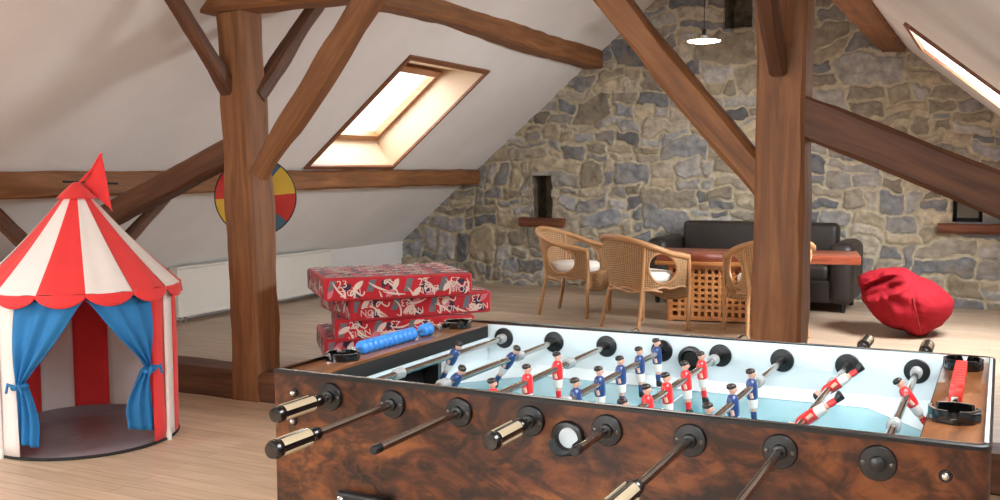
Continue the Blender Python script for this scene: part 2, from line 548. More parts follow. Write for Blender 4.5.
def stone_wall():
    rs = np.random.RandomState(5)
    r = random.Random(11)
    rects = []
    z = -.15
    while z < 4.2:
        h = r.uniform(.19, .37)
        x = -6.9 - r.random() * .3
        while x < 1.9:
            wd = r.uniform(.24, .66)
            q = r.random()
            if q < .22:
                rects.append((x, x + wd, z, z + h))
            elif q < .75:
                s = r.uniform(.35, .65)
                for (za, zb) in ((z, z + h * s), (z + h * s, z + h)):
                    if r.random() < .55 and wd > .36:
                        c = r.uniform(.35, .65)
                        rects += [(x, x + wd * c, za, zb), (x + wd * c, x + wd, za, zb)]
                    else:
                        rects.append((x, x + wd, za, zb))
            else:
                c = r.uniform(.3, .7)
                for (xa, xb) in ((x, x + wd * c), (x + wd * c, x + wd)):
                    if r.random() < .6:
                        s = r.uniform(.3, .7)
                        rects += [(xa, xb, z, z + h * s), (xa, xb, z + h * s, z + h)]
                    else:
                        rects.append((xa, xb, z, z + h))
            x += wd
        z += h
    g = .0125
    xs = np.arange(-6.75, 1.72, g); zs = np.arange(0.0, 4.02, g)
    X, Z = np.meshgrid(xs, zs)

    def vnoise(x, z, s, seed):
        rr = np.random.RandomState(seed); tab = rr.rand(256, 256) * 2 - 1
        u, w = x / s + 100, z / s + 100
        i, j = np.floor(u).astype(int), np.floor(w).astype(int)
        fu, fw = u - i, w - j
        fu, fw = fu * fu * (3 - 2 * fu), fw * fw * (3 - 2 * fw)
        t = lambda a, c: tab[a % 256, c % 256]
        return (t(i, j) * (1 - fu) + t(i + 1, j) * fu) * (1 - fw) + (t(i, j + 1) * (1 - fu) + t(i + 1, j + 1) * fu) * fw

    Xw = X + .05 * vnoise(X, Z, .36, 1) + .035 * vnoise(X, Z, .13, 2) + .017 * vnoise(X, Z, .06, 3) + .006 * vnoise(X, Z, .025, 13)
    Zw = Z + .065 * vnoise(X, Z, .42, 4) + .034 * vnoise(X, Z, .12, 5) + .017 * vnoise(X, Z, .06, 6) + .006 * vnoise(X, Z, .025, 16)
    H = .006 * vnoise(X, Z, .1, 7) + .003 * vnoise(X, Z, .03, 8)
    mask = np.zeros_like(X)
    tint = np.zeros(X.shape + (3,))
    tint[:] = lin((160, 140, 110))[:3]
    pal = [((146, 147, 149), 4), ((130, 132, 136), 3), ((154, 151, 147), 3), ((164, 155, 140), 2.6), ((172, 160, 138), 2.2), ((148, 139, 124), 1.5), ((112, 113, 116), 1.2), ((162, 159, 156), 2)]
    for (xa, xb, za, zb) in rects:
        if xb < -6.8 or xa > 1.75: continue
        i0, i1 = np.searchsorted(xs, [xa - .16, xb + .16]); j0, j1 = np.searchsorted(zs, [za - .16, zb + .16])
        if i1 <= i0 or j1 <= j0: continue
        sx, sz = Xw[j0:j1, i0:i1], Zw[j0:j1, i0:i1]
        hx, hz = (xb - xa) / 2, (zb - za) / 2
        rad = min(hx, hz) * r.uniform(.15, .55)
        tilt = r.uniform(-.14, .14)
        cx0, cz0 = (xa + xb) / 2, (za + zb) / 2
        lx, lz = sx - cx0, sz - cz0 + tilt * (sx - cx0)
        qx, qz = np.abs(lx) - hx + rad, np.abs(lz) - hz + rad
        sd = rad - np.hypot(np.maximum(qx, 0), np.maximum(qz, 0)) - np.minimum(np.maximum(qx, qz), 0)
        gap = r.uniform(-.002, .010)
        m = np.clip((sd - gap) / .022, 0, 1); m = m * m * (3 - 2 * m)
        lamp_warm = min(1, max(0, (cz0 - .6) / 1.8))  # lamp warmth put into the tints: tan stones more frequent higher up
        ws = [w_ * ((1 + 1.2 * lamp_warm) if k in (3, 4, 5) else (1.25 - .8 * lamp_warm if k in (0, 1, 6) else 1)) for k, (_, w_) in enumerate(pal)]
        c = r.choices([p for p, _ in pal], ws)[0]
        f = r.uniform(.85, 1.12)
        c = np.array(lin(tuple(min(255, ch * f) for ch in c))[:3])
        dep = r.uniform(.012, .034)
        slx, slz = r.uniform(-.03, .03), r.uniform(-.05, .05)
        hh = m * (dep + slx * lx + slz * lz + .012 * vnoise(X[j0:j1, i0:i1], Z[j0:j1, i0:i1], .08, r.randint(10, 99)) + .005 * vnoise(X[j0:j1, i0:i1], Z[j0:j1, i0:i1], .03, 77))
        sel = m > mask[j0:j1, i0:i1]
        H[j0:j1, i0:i1] = np.where(sel, H[j0:j1, i0:i1] + hh, H[j0:j1, i0:i1])
        tint[j0:j1, i0:i1][sel] = c
        mask[j0:j1, i0:i1] = np.maximum(mask[j0:j1, i0:i1], m)
    nx, nzz = len(xs), len(zs)
    V = np.stack([X, YB + .02 - H, Z], -1).reshape(-1, 3)
    ii, jj = np.meshgrid(np.arange(nx - 1), np.arange(nzz - 1))
    cx, cz = (xs[:-1] + g / 2)[ii], (zs[:-1] + g / 2)[jj]
    keep = (cz < np.minimum(ZK + SL * (cx - XL), RZ - SL * (cx - RX)) + .12)
    for (a0, a1, c0, c1) in NICHES.values():
        keep &= ~((cx > a0) & (cx < a1) & (cz > c0) & (cz < c1))
    i0 = (jj * nx + ii)[keep]
    F = np.stack([i0, i0 + 1, i0 + nx + 1, i0 + nx], -1)
    used = np.unique(F); remap = -np.ones(len(V), int); remap[used] = np.arange(len(used))
    F = remap[F]; V = V[used]; tc = tint.reshape(-1, 3)[used]; mk = mask.reshape(-1)[used]
    me = bpy.data.meshes.new('wall_rear')
    me.vertices.add(len(V)); me.vertices.foreach_set('co', V.astype(np.float32).ravel())
    me.loops.add(F.size); me.loops.foreach_set('vertex_index', F.astype(np.int32).ravel())
    me.polygons.add(len(F)); me.polygons.foreach_set('loop_start', np.arange(0, F.size, 4, dtype=np.int32))
    me.update(calc_edges=True)
    me.shade_smooth()
    at = me.attributes.new('stone_tint', 'FLOAT_COLOR', 'POINT')
    at.data.foreach_set('color', np.concatenate([tc, np.ones((len(tc), 1))], 1).astype(np.float32).ravel())
    am = me.attributes.new('stone_mask', 'FLOAT', 'POINT')
    am.data.foreach_set('value', mk.astype(np.float32))
    me.materials.append(M['stone'])
    o = bpy.data.objects.new('wall_rear', me); C.objects.link(o)
    return tag(o, kind='structure')

stone_wall()
wi = NWIN + 1
for key, (x0, x1, z0, z1) in NICHES.items():
    d = .34
    b = MB()
    y0, y1 = YB + .0, YB + d
    P = lambda x, y, z: (x, y, z)
    e = .012
    xa, xb, za, zb = x0 - e, x1 + e, z0 - e, z1 + e
    b.add([P(xa, y0, za), P(xb, y0, za), P(xb, y0, zb), P(xa, y0, zb), P(xa + .03, y1, za), P(xb - .03, y1, za), P(xb - .03, y1, zb), P(xa + .03, y1, zb)],
          [[0, 1, 5, 4], [1, 2, 6, 5], [2, 3, 7, 6], [3, 0, 4, 7], [4, 5, 6, 7]])
    root = tag(b.build('window_%d' % wi, M['niche'], smooth=0), kind='structure'); wi += 1
    if key == 'b':
        q = MB(); q.box(((x0 + x1) / 2, YB + .215, (z0 + z1) / 2), (x1 - x0, .01, z1 - z0)); q.build('shutter', M['shutter'], root, smooth=0)
    b = MB()   # small casement set back in the niche
    fy = YB + .2
    for (cx, cz, sx, sz) in (((x0 + .02), (z0 + z1) / 2, .035, z1 - z0), (x1 - .02, (z0 + z1) / 2, .035, z1 - z0), ((x0 + x1) / 2, z0 + .02, x1 - x0, .035), ((x0 + x1) / 2, z1 - .02, x1 - x0, .035)):
        b.box((cx, fy, cz), (sx, .04, sz), bev=.004)
    if key == 'b': b.build('casement', M['black_matte'], root)
    if key != 'c':
        b = MB()
        sx0, sx1 = (-4.93, -4.385) if key == 'a' else (-.485, .06)
        zt, th = (.865, .10) if key == 'a' else (.885, .095)
        L = sx1 - sx0
        R = []
        for i in range(13):
            t = i / 12; x = sx0 + L * t
            w_ = .5 * th * (1 + .10 * nz((x, 0, 0), 5, 3)); zc = zt - th / 2 + .008 * nz((x, 1, 0), 4, 1)
            R.append([Vector((x, yy, zc + s * w_)) for yy, s in ((YB - .09, -.8), (YB - .10, -.4), (YB - .10, .7), (YB - .085, 1), (YB + .2, 1), (YB + .2, -1), (YB - .07, -1))])
        b.rings(R)
        b.build('sill', M['sill'], root, flip=True)


# ------------------------------------------------------------------ timbers
def timber(name, label, pts, w, h, mat='beam', seed=0, up=(0, 0, 1), amp=.007, cham=.018, scale=None, cat='beam'):
    """hand-hewn beam along pts; w = thickness across, h = thickness along up"""
    pts = [Vector(p) for p in pts]
    fine = []
    for a, c in zip(pts[:-1], pts[1:]):
        n = max(2, int((c - a).length / .07))
        fine += [(a.lerp(c, i / n)) for i in range(n)]
    fine.append(pts[-1])
    # soften kinks
    for _ in range(3):
        fine = [fine[0]] + [(fine[i - 1] + fine[i] * 2 + fine[i + 1]) / 4 for i in range(1, len(fine) - 1)] + [fine[-1]]
    up = Vector(up)
    R = []
    N = len(fine)
    for i, p in enumerate(fine):
        t = (fine[min(i + 1, N - 1)] - fine[max(i - 1, 0)]).normalized()
        s = t.cross(up).normalized(); u = s.cross(t).normalized()
        k = scale(i / (N - 1)) if scale else 1.0
        hw, hh = w / 2 * k, h / 2 * k
        c = cham * (1 + .6 * nz((i * .3, seed, 0), 1, 5))
        prof = []
        for (ax, ay, bx, by) in ((-hw + c, -hh, hw - c, -hh), (hw, -hh + c, hw, hh - c), (hw - c, hh, -hw + c, hh), (-hw, hh - c, -hw, -hh + c)):
            for q in range(4):
                prof.append((lerp(ax, bx, q / 3), lerp(ay, by, q / 3)))
        ring = []
        for kx, (a, c2) in enumerate(prof):
            q = p + s * a + u * c2
            d = nz(q, 3.2, seed) * amp * 1.6 + nz(q, 11, seed + 3) * amp * .5
            ring.append(q + (s * a + u * c2).normalized() * d)
        R.append(ring)
    base = fine[0].copy()
    b = MB(); b.rings(R)
    o = b.build(name, M[mat], smooth=35, off=base, flip=True)
    o.location = base
    return tag(o, label, cat)


LP = (-4.135, 4.775); RP = (-.895, 4.775)
# posts
post = timber('timber_post', 'thick upright timber post between the tent and the game table', [(LP[0] + .05, LP[1], 0), (LP[0] + .035, LP[1], .8), (LP[0] + .01, LP[1], 1.6), (LP[0] - .03, LP[1], 2.36)], .232, .23, seed=1, up=(0, 1, 0), scale=lambda t: 1.0 - .10 * t - .03 * math.sin(t * 9), cat='post')
timber('timber_post', 'thick upright timber post behind the middle of the game table', [(RP[0] - .008, RP[1], 0), (RP[0], RP[1], 1.2), (RP[0] - .005, RP[1], 2.36)], .236, .232, seed=9, up=(0, 1, 0), scale=lambda t: 1.0 - .06 * t + .02 * math.sin(t * 7), cat='post')
# tie and collar
timber('floor_tie_beam', 'low timber beam lying on the floor as a step to the raised part', [(XL + .02, 4.785, .085), (XR - .02, 4.785, .085)], .24, .19, 'beam_dark', 4)
timber('collar_beam', 'horizontal timber running across the tops of the two posts', [(-4.62, 4.75, 2.48), (-2.5, 4.75, 2.475), (-.30, 4.75, 2.48)], .2, .22, 'beam', 5)
# outward struts down to the eaves
timber('timber_strut', 'dark slanting timber running from the left post down behind the tent', [(-4.2, 4.75, 1.535), (-5.2, 4.75, 1.15), (-6.35, 4.75, .66)], .14, .15, 'beam_dark', 6)
timber('timber_strut', 'dark slanting timber running from the middle post down to the right edge', [(-.82, 4.76, 1.655), (0, 4.76, 1.30), (1.3, 4.76, .70)], .16, .185, 'beam_dark', 7)
# braces inside the truss
timber('curved_brace', 'crooked brace rising from the front of the left post towards the skylight', [(-3.94, 4.665, 1.385), (-3.86, 4.665, 1.50), (-3.71, 4.665, 1.67), (-3.585, 4.67, 1.80), (-3.36, 4.68, 2.10), (-3.10, 4.69, 2.42)], .12, .13, 'beam', 8, up=(-.7, 0, .7), scale=lambda t: .82 + .22 * smooth01(t * 3))
timber('straight_brace', 'long straight brace rising left from the middle post across the stone wall', [(-.95, 4.75, 1.31), (-1.32, 4.75, 1.735), (-1.86, 4.75, 2.40)], .12, .142, 'beam', 10, up=(.7, 0, .7))
# purlins
timber('lower_purlin', 'horizontal timber low on the left roof slope, behind the tent and left post', [(-5.585, -3.2, 1.33), (-5.585, 4.0, 1.325), (-5.575, 7, 1.33), (-5.57, 10.42, 1.335)], .19, .175, 'beam', 11)
low_p = bpy.data.objects['lower_purlin']
b = MB(); b.box((0, 0, 0), (.03, .46, .014), M=T(.088, 7.98, .005) @ Matrix.Rotation(math.radians(-2.5), 4, 'X'), bev=.003)
b.build('joint_gap', M['black_matte'], low_p)
timber('upper_purlin', 'horizontal timber above the skylight, ending against the stone wall', [(-4.03, -3.2, 2.64), (-4.03, 5.5, 2.66), (-4.03, 7.2, 2.70), (-4.03, 8.6, 2.64), (-4.03, 10.42, 2.63)], .2, .2, 'beam', 12)
timber('upper_purlin', 'short visible timber at top right where the right slope meets the stone wall', [(-.93, -3.2, 2.64), (-.93, 10.42, 2.64)], .235, .2, 'beam', 13)
# wind braces between posts and purlins
timber('wind_brace', 'thin brace rising left from the left post, in the upper left corner', [(-4.185, 4.72, 1.88), (-4.18, 4.04, 2.61)], .09, .095, 'beam_dark', 14, up=(0, 1, 1))
timber('wind_brace', 'thin brace rising from the back of the left post, behind the crooked one', [(-4.06, 4.80, 1.86), (-4.05, 5.50, 2.60)], .09, .1, 'beam_dark', 15, up=(0, -1, 1))
timber('wind_brace', 'short brace set against the front of the middle post near its top', [(-.905, 4.675, 1.86), (-.915, 3.98, 2.58)], .08, .10, 'beam_dark', 16, up=(0, 1, 1))
timber('wind_brace', 'small dark brace under the low timber, just right of the tent flag', [(-5.6, 5.62, 1.26), (-5.6, 4.80, .63)], .075, .085, 'beam_dark', 17, up=(0, -1, 1))
timber('wind_brace', 'small dark brace under the low timber at the left edge behind the tent', [(-5.6, 3.98, 1.28), (-5.6, 4.72, .60)], .08, .095, 'beam_dark', 18, up=(0, 1, 1))
timber('stub_post', 'short timber stub hidden behind the striped tent roof', [(-5.6, 4.76, .0), (-5.6, 4.76, .93)], .14, .14, 'beam_dark', 19, up=(0, 1, 0), cat='post')

# ------------------------------------------------------------------ pendant lamps
def pendant(x, y, z, label):
    t = thing('pendant_lamp', label, 'lamp', (x, y, z), 0, 'pendant lamps along the ridge')
    b = MB(); b.lathe([(.018, .055), (.03, .05), (.034, .030), (.10, .017), (.155, .004), (.160, 0), (.156, .0), (.10, .011), (.03, .020), (.018, .022)], 32, cap=False)
    b.build('lamp_shade', M['enamel'], t)
    b = MB(); b.lathe([(.150, .002), (.146, -.004), (.12, -.010), (.07, -.016), (.002, -.018)], 32, cap=False)  # glowing disc stands in for the bulb-lit underside of the shade
    b.build('glow_disc', M['disc_glow'], t)
    b = MB(); b.lathe([(.006, .115), (.02, .105), (.02, .05), (.016, .02)], 16); b.build('lamp_holder', M['black_plastic'], t)
    b = MB(); b.tube([(0, 0, .11), (0, 0, RZ - z)], .004, 6); b.build('cord', M['black_plastic'], t)
    return t

pendant(RX, 9.2, 2.60, 'lit white pendant lamp hanging in front of the stone wall')
pendant(RX, 6.27, 2.60, 'lit pendant lamp just above the upper picture edge, over the long brace')
for y in (2.8, -.4):
    pendant(RX, y, 2.60, 'lit pendant lamp over the front of the room, out of the picture')

# ------------------------------------------------------------------ radiator
def radiator():
    y0, y1 = 6.5, 8.75
    t = thing('radiator', 'long white panel radiator on the low wall behind the left post', 'radiator', (-6.47, (y0 + y1) / 2, ZU))
    L = y1 - y0
    b = MB()
    n = 56
    prof = []
    for i in range(n + 1):
        y = -L / 2 + L * i / n
        x = .055 if i % 2 else .048
        prof.append((x, y))
    R = [[Vector((x, y, z)) for x, y in prof] for z in (.05, .06, .465, .475)]
    b.rings(R, closed=False)
    b.box((.0, 0, .2625), (.09, L, .425), bev=.006)
    b.build('panel', M['radiator'], t, smooth=30)
    b = MB(); b.box((.0, 0, .487), (.105, L + .01, .018), bev=.004)
    for i in range(40): b.box((0, -L / 2 + L * (i + .5) / 40, .4965), (.07, .012, .002))
    b.build('top_grille', M['radiator'], t)
    for s in (-1, 1):
        b = MB(); b.box((0, s * (L / 2 + .004), .27), (.1, .01, .44), bev=.003); b.build('side_cover', M['radiator'], t)
    for y in (-L / 2 + .06, -L / 2 + .12, L / 2 - .12, L / 2 - .06):
        b = MB(); b.tube([(0, y, 0), (0, y, .08)], .012, 10); b.build('pipe', M['steel_grey'], t)
    b = MB(); b.lathe([(.018, 0), (.02, .05), (.014, .055)], 16, M=T(.02, -L / 2 - .03, .43) @ Matrix.Rotation(PI / 2, 4, 'X')); b.build('valve', M['white_paint'], t)
radiator()

# ------------------------------------------------------------------ game wheel on the back of the left post
def wheel():
    ctr = Vector((-4.36, 5.125, 1.239))
    t = thing('game_wheel', 'round wheel with red, yellow and blue sectors behind the left post', 'game wheel', ctr)
    vd = Vector((ctr.x, ctr.y, 0)).normalized()          # face the middle of the room
    ang = math.atan2(vd.y, vd.x) - PI / 2
    Mx = rotz(ang)
    r = .256
    cols = [(-40, 5, 0), (5, 50, 1), (50, 95, 2), (95, 140, 1), (140, 183, 0), (183, 230, 1), (230, 275, 2), (275, 320, 2)]
    b = MB()
    for a0, a1, c in cols:
        n = 8
        for i in range(n):
            p, q = math.radians(lerp(a0, a1, i / n)), math.radians(lerp(a0, a1, (i + 1) / n))
            b.add([(0, -.012, 0), (r * math.cos(p), -.012, r * math.sin(p)), (r * math.cos(q), -.012, r * math.sin(q)), (0, .012, 0), (r * math.cos(p), .012, r * math.sin(p)), (r * math.cos(q), .012, r * math.sin(q))],
                  [[0, 1, 2], [5, 4, 3], [1, 4, 5, 2]], c, M=Mx)
    b.build('painted_disc', [M['wheel_red'], M['wheel_yellow'], M['wheel_blue']], t, smooth=0)
    b = MB(); b.tube([Mx @ Vector((r * math.cos(2 * PI * i / 48), 0, r * math.sin(2 * PI * i / 48))) for i in range(49)], .009, 8); b.build('rim', M['black_plastic'], t)
    b = MB(); b.tube([Mx @ Vector((0, .0, 0)), Mx @ Vector((.06, -.20, 0))], .012, 10); b.build('axle', M['black_plastic'], t)
    b = MB(); b.lathe([(.03, -.02), (.03, .02)], 20, M=Mx @ Matrix.Rotation(PI / 2, 4, 'X')); b.build('hub', M['black_plastic'], t)
wheel()


# ------------------------------------------------------------------ play tent
def tent():
    cx, cy = -4.315, 3.662
    t = thing('play_tent', 'red and white striped circus play tent with blue curtains', 'tent', (cx, cy, 0))
    av = math.atan2(-cy, -cx)                 # direction from the tent to the viewer
    D = math.radians
    # angle a: degrees to the viewer's right of the direction facing the viewer
    def pol(a, r, z): 
        q = av + D(a)
        return Vector((r * math.cos(q), r * math.sin(q), z))
    ZE, ZA, RE, RW = .815, 1.33, .505, .475
    red, white = 0, 1
    # roof: fourteen sectors
    st = 360 / 14; a00 = -23.0
    b = MB()
    for k in range(14):
        a0 = a00 + k * st
        mat = red if k % 2 == 0 else white
        def fn(u, v, a0=a0):
            a = a0 + st * u
            r = lerp(.028, RE, v)
            sag = -.03 * math.sin(PI * v) - .012 * math.sin(PI * u) * math.sin(PI * v)
            ripple = .004 * math.sin(u * 9 + k) * v
            return pol(a, r, lerp(ZA, ZE, v) + sag * .6 + ripple)
        b.grid(fn, 8, 12, mat)
    b.build('roof', [M['tent_red'], M['tent_white']], t, smooth=50)
    # scalloped valance
    b = MB()
    for k in range(14):
        a0 = a00 + k * st
        def fn(u, v, a0=a0):
            drop = .014 + .050 * math.sin(PI * u) ** .7
            return pol(a0 + st * u, RE + .006 * v + .004 * math.sin(PI * u), ZE - drop * v)
        b.grid(fn, 12, 4, 0)
    vo = b.build('valance', M['tent_red'], t, smooth=50)
    m = vo.modifiers.new('thick', 'SOLIDIFY'); m.thickness = .003
    # piping on the valance edge
    # wall in stripes, open at the front between -40 and 45 degrees
    secs = [(-53, -39, white), (-80, -53, red), (-105, -80, white), (-128, -105, red), (-152, -128, white), (-173, -152, red), (-197, -173, white),
            (-222, -197, red), (-247, -222, white), (-270, -247, red), (-288, -270, white), (-303, -288, white), (-316, -303, red)]
    secs = [(-53, -39, white), (-82, -53, red), (-108, -82, white), (-134, -108, white), (-152, -134, red), (-174, -152, white), (-197, -174, red),
            (-226, -197, white), (-250, -226, red), (-268, -250, white), (-275, -268, red), (-291, -275, red), (-302, -291, white), (-316, -302, red)]
    b = MB()
    for a1, a0, mat in secs:
        def fn(u, v, a1=a1, a0=a0):
            a = lerp(a1, a0, u)
            rr = RW + .006 * math.sin(a * .13) * math.sin(PI * v) + (.02 * (1 - v) if False else 0)
            return pol(a, rr, lerp(.0, ZE - .005, v))
        b.grid(fn, max(2, int(abs(a1 - a0) / 4)), 10, mat)
    wo = b.build('wall_fabric', [M['tent_red'], M['tent_white']], t, smooth=50)
    m = wo.modifiers.new('thick', 'SOLIDIFY'); m.thickness = .003
    # poles and white feet
    for a in (-53, 57, 112, -112):
        b = MB(); b.tube([pol(a, RW + .006, .0), pol(a, RW + .006, ZE - .01)], .0095, 8); b.build('pole', M['tent_white'] if a != 0 else M['tent_red'], t)
        b = MB(); b.lathe([(.016, 0), (.017, .03), (.011, .05)], 12, M=T(*pol(a, RW + .006, 0))); b.build('pole_foot', M['white_paint'], t)
    # mat with a raised rim at the back
    b = MB()
    def mat_pt(u, v):
        a = 360 * u; r = (RW - .006) * v
        back = .5 - .5 * math.cos(D(a))
        z = .012 + .05 * back * smooth01((v - .86) / .14) + .004 * nz((u * 5, v * 5, 0), 2, 1) * (v < .95)
        return pol(a, r, z)
    b.grid(mat_pt, 64, 14)
    b.build('floor_mat', M['tent_mat'], t, smooth=60)
    b = MB(); b.tube([pol(360 * i / 64, RW - .001, .008) for i in range(65)], .008, 8); b.build('mat_rim', M['black_matte'], t)
    # curtains gathered to the sides
    def curtain(a_out, a_mid, a_tie, zt, zb, tail_in, seed, rr):
        b = MB()
        ztop = ZE - .03
        def fn(u, v):
            # u across from outer to inner, v from top to bottom
            if v < .72:
                q = v / .72
                inner = lerp(a_mid, a_tie, q ** .85) + (a_tie - a_mid) * -.10 * math.sin(PI * q)
                outer = lerp(a_out, a_tie + (2.0 if a_out > 0 else -2.0), smooth01(q))
                wv = lerp(.007, .016, q)
                z = lerp(ztop, zt, q)
            else:
                q = (v - .72) / .28
                half = 2.2 + 9.5 * math.sin(min(1, q * 1.15) * PI * .62)
                sgn = 1 if a_out > 0 else -1
                outer = a_tie + sgn * (2 + .3 * half * q)
                inner = a_tie - sgn * (2 + half * tail_in)
                wv = lerp(.016, .011, q)
                z = lerp(zt, zb + .05 * (u - .35) * (1 if tail_in > 1 else -.4), q)
            a = lerp(outer, inner, u)
            r = rr + wv * math.sin(u * 17 + seed + v * 2) + (.02 * math.sin(PI * min(1, v / .72)))
            return pol(a, r, z)
        b.grid(fn, 40, 50, 0)
        o = b.build('curtain', M['tent_blue'], t, smooth=60)
        m = o.modifiers.new('thick', 'SOLIDIFY'); m.thickness = .003
        b = MB()
        ct = pol(a_tie, rr + .012, zt)
        tang = (pol(a_tie + 5, rr, zt) - pol(a_tie - 5, rr, zt)).normalized(); rad = pol(a_tie, 1, 0).normalized()
        b.tube([ct + tang * .032 * math.cos(2 * PI * i / 20) + rad * .026 * math.sin(2 * PI * i / 20) + Vector((0, 0, .006 * math.cos(2 * PI * i / 20))) for i in range(21)], .013, 8)
        for sg in (-1, 1):
            b.tube([ct + rad * .03, ct + rad * .045 + tang * .03 * sg + Vector((0, 0, .02)), ct + rad * .04 + tang * .045 * sg + Vector((0, 0, -.025))], lambda q: .011 * (1 - .4 * q), 7)
        b.build('tie_band', M['tent_blue'], o)
    curtain(-39.0, 2.5, -37.0, .365, .075, .75, 0, RW - .012)
    curtain(44.0, 2.5, 41.0, .40, .085, 1.3, 2, RW - .012)
    # cap and flag
    b = MB()
    b.lathe([(.102, ZA - .062), (.058, ZA - .018), (.030, ZA + .008), (.016, ZA + .02), (.002, ZA + .024)], 24)
    b.build('roof_cap', M['tent_red'], t)
    P0 = Vector((-.045, .055, ZA + .005)); 
    top = Vector((.034, .143, 1.505)); low = Vector((.16, .09, 1.20)); left = Vector((-.03, .07, 1.335))
    base = Vector((0, 0, ZA))
    b = MB(); b.tube([base, left.lerp(top, .5) * 1.0, top], .008, 8); b.build('flagpole', M['tent_red'], t)
    b = MB()
    def fl(u, v):
        a = left.lerp(top, u)
        p = a.lerp(low, v)
        return p + Vector((.5, -.6, 0)) * (.02 * math.sin(v * 5 + u * 3) * v)
    b.grid(fl, 8, 16)
    fo = b.build('flag', M['tent_red'], t, smooth=60)
    m = fo.modifiers.new('thick', 'SOLIDIFY'); m.thickness = .003
tent()


# ------------------------------------------------------------------ printed floor cushions in a stack
def text_mesh(txt):
    cu = bpy.data.curves.new('t', 'FONT'); cu.body = txt; cu.size = 1.0; cu.align_x = 'CENTER'; cu.align_y = 'CENTER'; cu.resolution_u = 2
    o = bpy.data.objects.new('t', cu)
    C.objects.link(o)
    bpy.context.view_layer.update()
    me = bpy.data.meshes.new_from_object(o)
    V = [v.co.copy() for v in me.vertices]; F = [list(p.vertices) for p in me.polygons]
    bpy.data.objects.remove(o); bpy.data.meshes.remove(me); bpy.data.curves.remove(cu)
    return V, F

TXT = {s: text_mesh(s) for s in ('23', 'NOIS', 'SION')}

